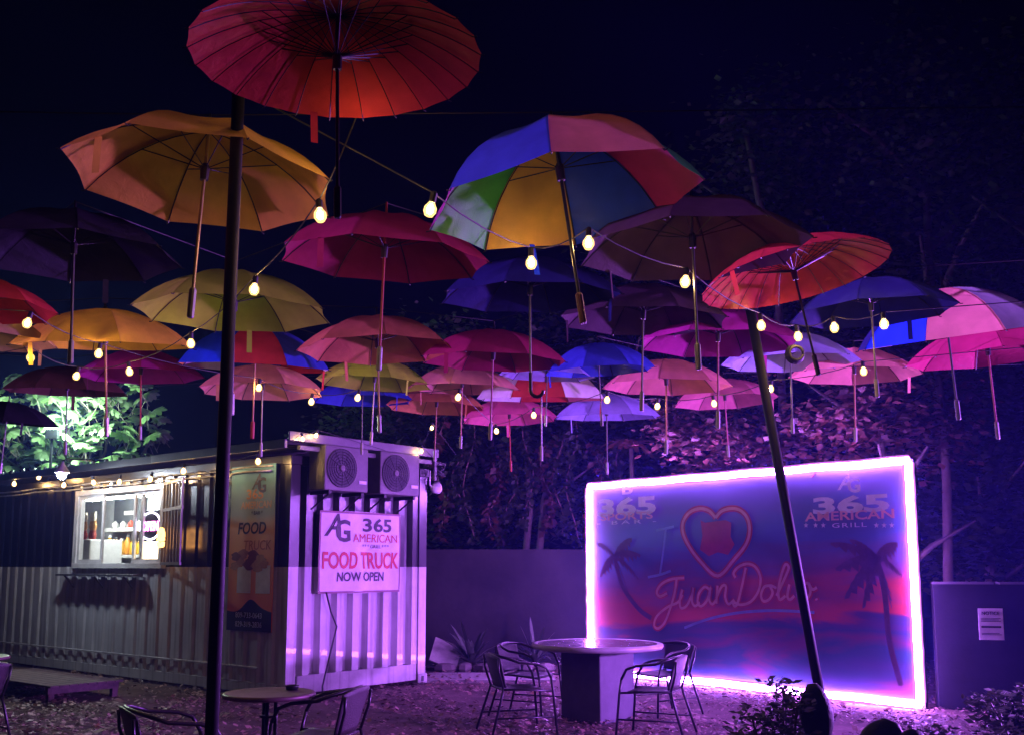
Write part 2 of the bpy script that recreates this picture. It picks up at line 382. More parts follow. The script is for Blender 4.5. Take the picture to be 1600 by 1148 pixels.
# neon OPEN sign hung inside the right pane
M_pinkneon = emit('pink_neon', (1.0, .25, .75), 9); M_blueneon = emit('white_neon', (.8, .75, 1.0), 9)
op = thing('open_sign', 'oval neon sign with glowing letters hung in the right window pane', 'neon sign', C(.07, 3.16, 2.12), TH-PI/2)
op.scale = (.8, .8, .9)
MB().box(-.36, .36, -.0, .012, -.24, .24).build('backing', M_black, op)
MB().tube([(.33*math.cos(2*PI*i/24), -.012, .21*math.sin(2*PI*i/24)) for i in range(24)], .014, 6, closed=True).build('ring', M_blueneon, op)
text('OPEN', .2, 0, -.07, M_pinkneon, op, yoff=-.012, bold=.006, extrude=.008)
# burger shaped neon on the grille
M_warmneon = emit('warm_neon', (1.0, .42, .10), 6)
# glowing box added for a warm bright patch in the right pane
mb_ = thing('pane_glow_box', 'warm glowing menu box at the foot of the right window pane', 'lightbox', C(.12, 3.16, 1.61), TH-PI/2)
MB().box(-.3, .3, 0, .06, 0, .36).build('case', M_whitepl, mb_)
MB().box(-.285, .285, -.004, 0, .015, .345).build('lit_face', emit('pane_glow', (1, .8, .5), 4.5), mb_)
# open security grille swung away from the wall
M_bars = mat('grille_bars', (.22, .21, .2), .45, .5)
gr = thing('window_grille', 'open security grille of flat bars beside the kiosk window', 'grille', C(-.06, W0-.06, 1.575), TH)
gr.rotation_euler = (0, 0, TH-PI/2-math.radians(18))
GW, GH = 1.0, 1.12
for z in (0, .72, GH-.04): MB().box(0, GW, -.012, .012, z, z+.04).build('rail', M_bars, gr)
for i in range(7):
    x = .02+i*(GW-.06)/6; MB().box(x-.016, x+.016, -.010, .010, .041, .719).build('bar', M_bars, gr); MB().box(x-.016, x+.016, -.010, .010, .761, GH-.041).build('bar', M_bars, gr)
bu = thing('burger_neon', 'small orange burger shaped neon glowing on the window grille', 'neon sign', C(-.20, W0-.32, 1.92), gr.rotation_euler.z)
bp_ = [(-.12, .02), (-.11, .08), (-.05, .125), (.05, .125), (.11, .08), (.12, .02)]
MB().tube([(x, -.03, z) for x, z in bp_], .026, 6).build('bun_top', M_warmneon, bu)
MB().tube([(-.13, -.03, -.01), (-.07, -.03, .012), (0, -.03, -.012), (.07, -.03, .012), (.13, -.03, -.01)], .026, 6).build('filling', M_warmneon, bu)
MB().tube([(-.12, -.03, -.045), (-.10, -.03, -.09), (.10, -.03, -.09), (.12, -.03, -.045)], .026, 6).build('bun_base', M_warmneon, bu)
MB().box(-.01, .01, -.02, .02, -.09, .125).box(-.09, .09, -.02, .02, .0, .012).build('mounting_bar', M_black, bu)
# fold out counter
ct = thing('serving_counter', 'narrow metal serving counter below the kiosk window', 'counter', C(-.02, 4.2, 1.42), TH)
MB().box(-.17, .0, -1.05, 1.1, 0, .03).build('counter_top', M_steel, ct, bevel=.004)
for v in (-.8, 0, .85): MB().tube([(-.15, v, 0), (0, v, -.17)], .012, 6).build('bracket', M_bars, ct)
# cone lamp
cl = thing('cone_lamp', 'white cone lamp with cool bulb above the kiosk window', 'wall lamp', at_plane(97, 738, C(-.8, 0, 0), UX), TH)
MB().lathe([(.02, .16), (.03, .12), (.10, .02), (.10, 0), (.09, 0)], 14).build('lamp_shade', M_whitepl, cl, True)
MB().lathe([(.02, -.09), (.055, -.06), (.06, -.02), (.03, .0)], 12).build('lamp_bulb', emit('cool_bulb', (.75, .85, 1.0), 520), cl, True)
MB().tube([(0, 0, .16), (.05, 0, .2), (.6, 0, .22)], .012, 6).build('arm', M_black, cl)
# sign panels on the kiosk ----------------------------------------------------------
M_ink = mat('dark_ink', (.03, .025, .04), .5); M_redink = mat('red_ink', (.55, .04, .05), .5); M_whiteink = mat('white_ink', (.75, .75, .75), .5)
M_goldink = mat('orange_ink', (.7, .35, .12), .5)
M_bann = mat('white_vinyl', (.66, .62, .63), .45, var=.15, bump=.2, bscale=4)
def cloth_sheet(w, h, amp, nx=24, nz=16, seed=0, edge=.02):
    mb = MB(); vs = []
    for j in range(nz+1):
        for i in range(nx+1):
            a, b = i/nx, j/nz; x = (a-.5)*w; z = (b-.5)*h
            pin = math.sin(PI*a)*.6+.4
            y = amp*(math.sin(a*9+seed+b*3)*.5+math.sin((a+b)*14+seed*2)*.35+math.sin(b*11-a*5)*.3)*pin
            vs.append((x, y, z-.02*h*math.sin(PI*a)*(b-.5)))
    return mb.add(vs, [(j*(nx+1)+i, j*(nx+1)+i+1, (j+1)*(nx+1)+i+1, (j+1)*(nx+1)+i) for j in range(nz) for i in range(nx)])
fb = thing('food_truck_banner', 'white vinyl banner reading food truck now open on container end', 'banner', C(1.11, -.045, 1.735), TH)
def fold(x, z):
    """how far the hung vinyl stands off at (x,z): tension folds from the corner ties"""
    u_, v_ = x/.69, z/.51
    return (.010*math.sin(u_*4.5+v_*2.2+.6)+.007*math.sin((u_-v_)*6.5)+.006*math.sin(u_*11+v_*1.5))*(1-.6*max(abs(u_), abs(v_))**4)-.012*(1-u_*u_)*(1-v_*v_)
sm = MB(); nx, nz = 46, 32
vs = [((i/nx-.5)*1.38, fold((i/nx-.5)*1.38, (j/nz-.5)*1.02), (j/nz-.5)*1.02+.012*math.cos((i/nx-.5)*6)*(j/nz-.5)) for j in range(nz+1) for i in range(nx+1)]
sm.add(vs, [(j*(nx+1)+i, j*(nx+1)+i+1, (j+1)*(nx+1)+i+1, (j+1)*(nx+1)+i) for j in range(nz) for i in range(nx)]).build('banner_sheet', M_bann, fb, True)
bt = MB()
for s_ in (-1, 1):
    for k in range(24):
        x0 = -.69+1.38*k/24; x1 = x0+1.38/24; z = s_*.497
        bt.add([(x0, fold(x0, z)-.002, z-.013), (x1, fold(x1, z)-.002, z-.013), (x1, fold(x1, z)-.002, z+.013), (x0, fold(x0, z)-.002, z+.013)], [(0, 1, 2, 3)])
    for k in range(18):
        z0 = -.48+.96*k/18; z1 = z0+.96/18; x = s_*.677
        bt.add([(x-.011, fold(x, z0)-.0025, z0), (x+.011, fold(x, z0)-.0025, z0), (x+.011, fold(x, z1)-.0025, z1), (x-.011, fold(x, z1)-.0025, z1)], [(0, 1, 2, 3)])
bt.build('border', mat('banner_hem', (.25, .12, .15), .6), fb)
for x in (-.66, .66):
    for z in (-.48, .48): MB().tube([(x, fold(x, z)-.004, z), (x*1.04, .03, z*1.06)], .004, 5).build('tie', M_wire, fb)
def ftext(*a, **k):
    o = text(*a, **k); import bmesh
    bm = bmesh.new(); bm.from_mesh(o.data); bmesh.ops.subdivide_edges(bm, edges=[e for e in bm.edges if e.calc_length() > .05], cuts=2)
    for v in bm.verts: v.co.y += fold(v.co.x, v.co.z)
    bm.to_mesh(o.data); bm.free(); return o
def ag_logo(x, z, s, m, parent, yo=-.01, f=text):
    f('A', s, x-.16*s, z, m, parent, yo, shear=.35, bold=.012*s); f('G', s*.95, x+.26*s, z-.16*s, m, parent, yo-.001, bold=.02*s)
YO = -.005
ag_logo(-.42, .20, .40, M_ink, fb, YO, ftext)
ftext('365', .23, .27, .27, M_ink, fb, YO, bold=.006, sx=1.5)
ftext('AMERICAN', .15, .24, .13, M_redink, fb, YO, bold=.0, sx=1.05)
ftext('* * * GRILL * * *', .065, .24, .055, M_ink, fb, YO, sx=1.05)
ftext('FOOD TRUCK', .285, 0, -.20, M_redink, fb, YO, bold=.008, sx=.70)
ftext('NOW OPEN', .155, 0, -.36, M_ink, fb, YO, bold=.004, sx=.95)
# tall roll banner on the long wall
m, nt, out = nodes_of('tall_banner_print'); N = nt.nodes.new; L = nt.links.new
tc = N('ShaderNodeTexCoord'); sp = N('ShaderNodeSeparateXYZ'); L(tc.outputs['Object'], sp.inputs[0])
rp = N('ShaderNodeValToRGB'); mr = N('ShaderNodeMapRange'); mr.inputs[1].default_value = -1.02; mr.inputs[2].default_value = 1.02
nz = N('ShaderNodeTexNoise'); nz.inputs['Scale'].default_value = 2.5; L(tc.outputs['Object'], nz.inputs['Vector'])
ma = N('ShaderNodeMath'); ma.operation = 'MULTIPLY_ADD'; ma.inputs[1].default_value = .16; L(nz.outputs['Fac'], ma.inputs[0]); L(mr.outputs[0], ma.inputs[2])
L(sp.outputs['Z'], mr.inputs[0]); L(ma.outputs[0], rp.inputs[0])
e = rp.color_ramp.elements; e[0].position = .15; e[0].color = (.80, .20, .05, 1); e[1].position = 1.0; e[1].color = (.14, .34, .5, 1)
for p_, c_ in ((.45, (.85, .38, .12, 1)), (.68, (.8, .5, .25, 1)), (.78, (.38, .5, .55, 1))):
    q = e.new(p_); q.color = c_
b = N('ShaderNodeBsdfPrincipled'); b.inputs['Roughness'].default_value = .65; b.inputs['Specular IOR Level'].default_value = .2; L(rp.outputs[0], b.inputs[0]); L(b.outputs[0], out.inputs[0])
M_tall = m
tb = thing('tall_banner', 'tall orange and blue food truck poster on the container wall', 'banner', C(-.03, .70, 1.79), TH-PI/2)
MB().box(-.45, .45, -.006, .006, -1.02, 1.02).build('banner_sheet', M_tall, tb)
ag_logo(.12, .72, .27, M_ink, tb)
text('365', .17, .05, .60, M_goldink, tb, -.008, bold=.004, sx=1.4)
text('AMERICAN', .125, .08, .48, mat('pale_orange_ink', (.75, .5, .3), .5), tb, -.008, bold=.003)
text('* BAR *', .07, .1, .4, M_ink, tb, -.008)
text('FOOD', .2, .0, .17, M_ink, tb, -.008, shear=.15, bold=.004)
text('TRUCK', .17, .12, -.03, mat('deep_orange_ink', (.55, .16, .04), .5), tb, -.008, shear=.1)
wv = MB(); vs = []; K = 24
for i in range(K+1):
    x = -.45+.9*i/K; vs += [(x, -.0085, -1.02), (x, -.0085, -.78+.14*math.exp(-((x-.02)/.18)**2)+.02*math.sin(x*7))]
wv.add(vs, [(2*i, 2*i+2, 2*i+3, 2*i+1) for i in range(K)]).build('dark_footer', M_ink, tb)
for x in (-.12, .26): MB().box(x-.14, x+.14, -.009, -.0065, -.56, -.22).build('blank_card', M_whiteink, tb)
text('809-733-0643', .095, .0, -.86, M_whiteink, tb, -.011); text('829-319-2836', .095, .0, -.97, M_whiteink, tb, -.011)
M_food = [mat('fried_crust', (.42, .16, .05), .5, scale=20), mat('meat_brown', (.2, .05, .03), .5, scale=20), mat('bun_gold', (.5, .25, .08), .5, scale=20)]
for i, (x, z, r) in enumerate(((-.15, .0, .1), (.05, -.02, .11), (.2, -.07, .1), (-.2, -.1, .1), (-.02, -.13, .12), (.15, -.15, .12), (.28, -.13, .08), (-.3, -.03, .09), (-.32, -.15, .08))):
    pts = [(x+r*(1+.25*math.sin(k*2.3+i))*math.cos(k*PI/7), -.0075-.0006*i, -.1+z+.02+r*.62*math.sin(k*PI/7)) for k in range(14)]
    MB().add(pts, [tuple(range(14))]).build('printed_food', M_food[i % 3], tb)

# air conditioners ------------------------------------------------------------------
M_ac = mat('ac_casing', (.13, .125, .12), .4, .1, var=.3, scale=5, bump=.05)
def ac(u, z, label):
    a = thing('air_conditioner', label, 'air conditioner', C(u, -.22, z), TH, 'outdoor air conditioner units')
    W, Hh, D = .70, .55, .30
    MB().box(-W/2, W/2, -D/2, D/2, 0, Hh).build('casing', M_ac, a, bevel=.015)
    cx, cz, R = -.09, Hh/2, .235
    Mx = Matrix.Translation((cx, -D/2-.004, cz)) @ Matrix.Rotation(PI/2, 4, 'X')
    MB().lathe([(R, -.003), (R, .004)], 32, Mx).build('fan_opening', mat('fan_dark', (.03, .03, .035), .5), a)
    for r in (.235, .2, .165, .13, .095):
        MB().tube([(cx+r*math.cos(2*PI*i/32), -D/2-.016, cz+r*math.sin(2*PI*i/32)) for i in range(32)], .0035, 4, closed=True).build('grille_ring', M_black, a)
    sp_ = MB()
    for k in range(12):
        c_, s_ = math.cos(k*PI/6), math.sin(k*PI/6); sp_.tube([(cx+.05*c_, -D/2-.019, cz+.05*s_), (cx+.235*c_, -D/2-.019, cz+.235*s_)], .003, 4)
    sp_.build('grille_spokes', M_black, a)
    MB().lathe([(.04, 0), (.04, .012), (.03, .018)], 16, Matrix.Translation((cx, -D/2-.012, cz)) @ Matrix.Rotation(PI/2, 4, 'X')).build('fan_hub', M_ac, a)
    MB().box(.20, .32, -D/2-.006, -D/2+.002, .1, .14).build('rating_plate', M_whiteink, a)
    for x in (-.26, .26):
        MB().box(x-.02, x+.02, -D/2, D/2+.06, -.045, -.002).tube([(x, -D/2+.03, -.045), (x, D/2+.05, -.22)], .012, 6).build('bracket', M_black, a)
ac(.56, 2.47, 'left air conditioner on container end with dark side panel')
ac(1.47, 2.47, 'right air conditioner nearest the floodlight on container end')
fl = thing('floodlight', 'round white floodlight on a bracket at container corner', 'floodlight', C(CW+.02, -.05, 2.62), TH)
MB().lathe([(.03, -.1), (.06, -.07), (.085, .0), (.085, .02), (.07, .03)], 16, Matrix.Rotation(math.radians(80), 4, 'Y') @ Matrix.Translation((0, 0, .12))).build('lamp_head', M_whitepl, fl, True)
MB().tube([(-.02, 0, .25), (-.02, 0, .06), (.05, 0, 0)], .012, 6).build('bracket', M_whitepl, fl)
rb = thing('roof_bracket', 'pale bracket with tangled cables at the right roof end', 'bracket', C(CW-.06, -.2, 2.72), TH)
MB().box(-.02, .02, -.02, .02, 0, .32).box(.02, .2, -.02, .02, .22, .25).build('bracket_arm', M_fascia, rb)
MB().tube([(.1+.1*math.sin(i*1.7), .05*math.cos(i*2.1), .16+.1*math.sin(i*1.1)) for i in range(22)], .008, 5).build('cable_tangle', M_wire, rb, True)
tag(MB().tube([C(.55, -.045, 1.24), C(.63, -.05, 1.0), C(.72, -.06, .82), C(.60, -.07, .45), C(.48, -.1, .12), C(.44, -.15, .01)], .011, 6).build('cable', M_wire, None, True), 'loose dark cable hanging down the container end below the banner', 'cable')
# wooden platform ------------------------------------------------------------------
M_wood = mat('weathered_wood', (.13, .095, .08), .8, scale=9, bump=.3, bscale=30, col2=(.06, .045, .04))
pf = thing('wooden_platform', 'low weathered wooden step platform below the kiosk window', 'platform', C(-1.45, 3.0, 0), TH)
for i in range(8):
    x = -.45+i*.1145; MB().box(x, x+.108, -1.15, 1.15, .165+random.random()*.004, .19).build('plank', M_wood, pf, bevel=.004)
for v in (-1.08, 0, 1.05): MB().box(-.44, .44, v, v+.07, .09, .163).build('joist', M_wood, pf)
for u in (-.43, .36):
    for v in (-1.08, 1.05): MB().box(u, u+.07, v, v+.07, -.01, .09).build('leg', M_wood, pf)

# ------------------------------------------------------------------ neon framed mural
SL = Vector((1.17, 15.312, 0)); SR = Vector((4.487, 11.518, 0)); SD = (SR-SL).normalized(); SW = (SR-SL).length
ST = math.atan2(SD.y, SD.x); SN = Vector((SD.y, -SD.x, 0))
SH0, SH1 = .06, 2.74
mural = thing('neon_mural', 'large sunset mural banner framed by a glowing purple neon tube', 'mural', SL, ST)
def sxy(px, py):
    p = at_plane(px, py, SL, SN); return ((p-SL).dot(SD), p.z)
m, nt, out = nodes_of('sunset_print'); N = nt.nodes.new; L = nt.links.new
tc = N('ShaderNodeTexCoord'); mp = N('ShaderNodeMapping'); mp.inputs['Scale'].default_value = (.5, 1, 2.2); L(tc.outputs['Object'], mp.inputs[0])
nz = N('ShaderNodeTexNoise'); nz.inputs['Scale'].default_value = 1.1; nz.inputs['Detail'].default_value = 6; nz.inputs['Distortion'].default_value = .6; L(mp.outputs[0], nz.inputs['Vector'])
sp = N('ShaderNodeSeparateXYZ'); L(tc.outputs['Object'], sp.inputs[0])
mr = N('ShaderNodeMapRange'); mr.inputs[1].default_value = 0; mr.inputs[2].default_value = 2.8; L(sp.outputs['Z'], mr.inputs[0])
ma = N('ShaderNodeMath'); ma.operation = 'MULTIPLY_ADD'; ma.inputs[1].default_value = .46; L(nz.outputs['Fac'], ma.inputs[0])
xs = N('ShaderNodeMath'); xs.operation = 'MULTIPLY_ADD'; xs.inputs[1].default_value = -.022; L(sp.outputs['X'], xs.inputs[0]); L(mr.outputs[0], xs.inputs[2]); L(xs.outputs[0], ma.inputs[2])
rp = N('ShaderNodeValToRGB'); L(ma.outputs[0], rp.inputs[0]); e = rp.color_ramp.elements
e[0].position = .14; e[0].color = (.30, .05, .10, 1); e[1].position = 1; e[1].color = (.07, .08, .16, 1)
for p_, c_ in ((.22, (.07, .06, .16, 1)), (.30, (.03, .08, .14, 1)), (.35, (.16, .05, .12, 1)), (.40, (.04, .07, .15, 1)), (.45, (.10, .05, .14, 1)), (.50, (.48, .05, .05, 1)), (.58, (.42, .05, .05, 1)), (.68, (.16, .06, .12, 1)), (.80, (.06, .11, .24, 1)), (.92, (.05, .09, .18, 1))):
    q = e.new(p_); q.color = c_
b = N('ShaderNodeBsdfPrincipled'); b.inputs['Roughness'].default_value = .5; L(rp.outputs[0], b.inputs[0]); L(b.outputs[0], out.inputs[0])
sh_ = cloth_sheet(SW-.1, SH1-SH0-.06, .017, 70, 36, 3); sheet = sh_.build('banner_sheet', m, mural, True)
sheet.data.transform(Matrix.Translation((SW/2, .0, (SH0+SH1)/2)))
for x in (.0, SW/2, SW): MB().box(x-.03, x+.03, .03, .09, -.02, SH1+.02).build('post', M_black, mural)
for z in (SH0, SH1): MB().box(0, SW, .035, .08, z-.02, z+.02).build('cross_rail', M_black, mural)
NR = .040; yN = -.022
def wob(a, b, n=24): return [(a[0]+(b[0]-a[0])*i/n+.003*math.sin(i*1.9+a[0]), yN+.004*math.sin(i*2.7), a[1]+(b[1]-a[1])*i/n+.005*math.sin(i*1.3+a[1])) for i in range(n+1)]
for nm, a, b in (('top', (0, SH1), (SW, SH1)), ('bot', (0, SH0), (SW, SH0)), ('l', (0, SH0+.02), (0, SH1-.02)), ('r', (SW, SH0+.02), (SW, SH1-.02))):
    tu = MB().tube(wob(a, b), NR, 8).build('neon_tube', M_neon, mural, True)
    MB().tube(wob(a, b), .064, 10).build('halo_shell', M_neon_halo, tu, True)  # halo of the tube added as a see-through glowing shell
YB = -.034
M_w1 = mat('print_lilac', (.88, .82, .84), .5); M_pk = mat('print_pink', (.95, .50, .42), .5); M_rd = mat('print_red', (.5, .06, .09), .5)
M_lb = mat('print_lightblue', (.30, .45, .75), .5); M_palm = mat('print_palm', (.15, .07, .13), .6)
M_glowr = mat('print_red_glow', (.60, .05, .08), .6)
# heart
hp = [(1121, 808), (1110, 797), (1095, 794), (1080, 800), (1070, 815), (1070, 832), (1079, 852), (1097, 876), (1124, 899), (1150, 873), (1168, 850), (1174, 828), (1170, 808), (1158, 796), (1143, 794), (1130, 798), (1121, 808)]
def S(pts): return [sxy(*p) for p in pts]
stroke(S(hp), .085, YB, M_glowr, mural, 'heart_glow'); stroke(S(hp), .04, YB-.004, M_pk, mural, 'heart')
# red patch in the heart
rpn = [(1097, 812), (1104, 816), (1120, 814), (1136, 812), (1145, 816), (1144, 838), (1150, 850), (1140, 866), (1124, 862), (1110, 868), (1096, 858), (1100, 836)]
MB().add([(x, YB+.001, z) for x, z in S(rpn)], [tuple(range(len(rpn)))]).build('red_patch', M_rd, mural)
# letter I
for st in ([(1028, 828), (1043, 825), (1056, 822)], [(1043, 825), (1039, 860), (1034, 896)], [(1015, 901), (1034, 897), (1051, 891)]): stroke(S(st), .035, YB-.003, M_lb, mural)
# underline
stroke(S([(1072, 980), (1110, 966), (1160, 956), (1215, 953), (1275, 956)]), .035, YB-.003, M_lb, mural, 'underline')
# handwritten place name
script = [
 [(1072, 902), (1052, 904), (1036, 912), (1029, 924), (1034, 931), (1045, 926)],
 [(1060, 904), (1057, 925), (1050, 950), (1041, 972), (1031, 981), (1025, 976), (1029, 962), (1045, 948), (1062, 940), (1069, 928)],
 [(1069, 920), (1065, 938), (1067, 949), (1076, 945), (1084, 928), (1086, 917), (1084, 938), (1089, 946), (1096, 940)],
 [(1112, 921), (1104, 916), (1095, 926), (1093, 941), (1099, 946), (1108, 936), (1113, 917), (1111, 936), (1116, 943), (1122, 936)],
 [(1124, 914), (1122, 942)], [(1122, 934), (1130, 916), (1137, 915), (1136, 932), (1141, 943), (1150, 936)],
 [(1168, 886), (1162, 915), (1155, 942), (1150, 946), (1149, 940), (1160, 944), (1176, 939), (1188, 922), (1191, 902), (1184, 886), (1172, 880), (1158, 884), (1149, 894), (1152, 902)],
 [(1206, 914), (1197, 916), (1192, 928), (1195, 938), (1204, 936), (1210, 925), (1206, 914), (1216, 918)],
 [(1216, 930), (1230, 900), (1235, 886), (1230, 881), (1224, 896), (1219, 920), (1221, 936), (1230, 930)],
 [(1236, 912), (1233, 930), (1237, 936), (1244, 930)],
 [(1266, 910), (1256, 912), (1251, 924), (1254, 936), (1263, 935), (1269, 924), (1266, 910), (1272, 920), (1279, 917)],
 [(1278, 934), (1279, 937)]]
for st in script:
    stroke(S(st), .075, YB+.0005, M_glowr, mural, 'lettering_glow'); stroke(S(st), .034, YB-.004, M_pk, mural)
def sign_text(s, px, py, hpx, wpx, m, **k):
    """one line of print whose cap height and width match pixels at (px,py) on the mural"""
    x, z = sxy(px, py); x1, z1 = sxy(px, py-hpx); x0, _ = sxy(px-wpx/2, py); x2, _ = sxy(px+wpx/2, py)
    me = text_mesh(s, 1.0, extrude=.001, **k); xs_ = [v.co.x for v in me.vertices]; ys_ = [v.co.y for v in me.vertices]
    kx = (x2-x0)/(max(xs_)-min(xs_)); ky = (z1-z)/max(ys_)
    me.transform(Matrix.Translation(((x0+x2)/2-kx*(max(xs_)+min(xs_))/2, YB-.003, z)) @ Matrix.Rotation(PI/2, 4, 'X') @ Matrix.Diagonal((kx, ky, .3, 1)))
    return link('lettering', me, m, mural)
sign_text('B', 983, 771, 16, 16, M_w1, bold=.03); sign_text('S', 979, 760, 9, 16, M_w1, bold=.03)
sign_text('365', 982, 803, 27, 92, M_w1, bold=.04); sign_text('SPORTS', 982, 811, 11, 82, M_pk, bold=.02)
sign_text('- BAR -', 982, 818, 6, 92, M_w1, space=1.5)
sign_text('A', 1322, 764, 24, 22, M_w1, shear=.3, bold=.02); sign_text('G', 1337, 768, 22, 20, M_w1, bold=.03)
sign_text('365', 1333, 799, 26, 120, M_w1, bold=.04); sign_text('AMERICAN', 1330, 811, 14, 140, M_pk, bold=.02)
sign_text('GRILL', 1330, 823, 7, 54, M_w1, space=1.2)
def star(px, py):
    cx, cz = sxy(px, py); r = .035
    MB().add([(cx+(r if i % 2 == 0 else r*.42)*math.sin(i*PI/5), YB-.003, cz+(r if i % 2 == 0 else r*.42)*math.cos(i*PI/5)) for i in range(10)], [tuple(range(10))]).build('star', M_w1, mural)
for px in (1262, 1277, 1289, 1372, 1384, 1396): star(px, 820)
# printed palms
def palm_print(px, py, fr, trunk):
    for (ex, ey) in fr:
        mx_, my_ = (px+ex)/2, (py+ey)/2-14
        a = S([(px, py), (mx_, my_), (ex, ey)]); st = []
        N_ = 12; P = [Vector((q[0], 0, q[1])) for q in a]; vs = []; fs = []
        for i in range(N_+1):
            t = i/N_; q = P[0]*(1-t)**2+P[1]*2*t*(1-t)+P[2]*t*t; wd = .15*math.sin(PI*min(1, t*.9+.08))*(1 if i % 2 else .45)
            vs += [(q.x-wd*.2, YB+.0015, q.z+.02), (q.x+wd*.5, YB+.0015, q.z-wd)]
        MB().add(vs, [(2*i, 2*i+2, 2*i+3, 2*i+1) for i in range(N_)]).build('printed_palm_frond', M_palm, mural)
    stroke(S(trunk), .07, YB+.002, M_palm, mural, 'printed_palm_trunk')
palm_print(1372, 868, [(1300, 850), (1308, 890), (1322, 935), (1350, 950), (1330, 845), (1405, 850), (1412, 900), (1395, 950)], [(1372, 868), (1385, 930), (1392, 1000), (1410, 1070)])
palm_print(962, 868, [(935, 850), (990, 842), (1003, 868), (1000, 905), (940, 900), (985, 930)], [(962, 868), (975, 915), (1000, 950), (1020, 965)])

# ------------------------------------------------------------------ walls behind
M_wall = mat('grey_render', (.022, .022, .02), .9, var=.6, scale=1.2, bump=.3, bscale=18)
gw = at_z(640, 1036, 0)
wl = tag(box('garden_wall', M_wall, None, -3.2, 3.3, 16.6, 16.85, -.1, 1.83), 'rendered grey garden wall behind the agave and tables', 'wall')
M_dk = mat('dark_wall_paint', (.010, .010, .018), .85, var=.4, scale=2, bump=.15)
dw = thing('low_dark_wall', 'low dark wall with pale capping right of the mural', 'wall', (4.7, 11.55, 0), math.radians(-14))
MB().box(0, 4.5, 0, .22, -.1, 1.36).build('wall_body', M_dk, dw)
for a, b in ((.0, .62), (.68, 1.15)): MB().box(a, b, -.02, .2, 1.361, 1.385).build('capping', M_fascia, dw)
np_ = thing('notice_board', 'white printed notice sheet fixed to the low dark wall', 'notice', (5.24, 11.384, .93), math.radians(-14))
MB().box(-.125, .125, -.012, .0, -.17, .17).build('board', M_whitepl, np_)
text('NOTICE', .05, 0, .10, M_ink, np_, -.014, bold=.001); MB().box(-.10, .10, -.0145, -.013, -.04, -.02).build('printed_bar', M_ink, np_)
for i in range(5): MB().box(-.1, .1-.02*(i % 2), -.0145, -.013, .06-i*.016 if i < 3 else -.06-i*.014, .066-i*.016 if i < 3 else -.054-i*.014).build('printed_line', M_ink, np_)
structure(box('path', mat('concrete', (.33, .31, .29), .9, bump=.2), None, -1.2, .6, 14.3, 15.3, -.05, .02))
M_stone = mat('rough_stone', (.14, .125, .11), .9, scale=8, bump=.5, bscale=20)
for i in range(9):
    st = MB(); w_ = .16+.05*random.random(); st.lathe([(w_*.8, -.02), (w_, .05), (w_*.85, .12+.03*random.random()), (w_*.4, .16)], 7)
    o = st.build('kerb_stone', M_stone, None); o.scale = (1, .7, .8); o.location = (-1.0+i*.3, 15.62+.06*math.sin(i*2), 0); o.rotation_euler = (0, 0, i*1.3)
    tag(o, ORD[i]+' from the left of the rough stones edging the agave bed', 'stone', 'stones edging the plant bed')
lb = tag(box('leaning_board', mat('aged_board', (.26, .27, .22), .7, var=.4), None, -.22, .22, -.012, .012, 0, .42), 'pale board leaning by the agave next to the container', 'board')
lb.location = (-1.05, 15.75, .08); lb.rotation_euler = (math.radians(-35), math.radians(22), .2)

# ------------------------------------------------------------------ poles
M_pole = mat('dark_pole_paint', (.010, .010, .016), .62, .0, bump=.1)
tag(MB().tube([(-1.003, 3.5, -.02), (-.985, 3.5, 3.34)], .0225, 16).build('pole', M_pole, None, True), 'straight dark steel pole in the left foreground', 'pole', 'poles holding the wires')
tag(MB().tube([(1.885, 6.0, -.02), (1.41, 6.0, 3.22)], .029, 16).build('pole', M_pole, None, True), 'leaning dark steel pole in front of the mural', 'pole', 'poles holding the wires')
rg = tag(MB().tube([(.042*math.cos(i*PI/8+k*2*PI)*(1+.08*k), .012*k-.02, .042*math.sin(i*PI/8)*(1+.08*k)) for k in range(4) for i in range(16)], .009, 6).build('cable_coil', M_wire, None, True), 'black coil of cable hanging beside the leaning pole', 'cable coil')
rg.location = at_y(1243, 553, 6.0)

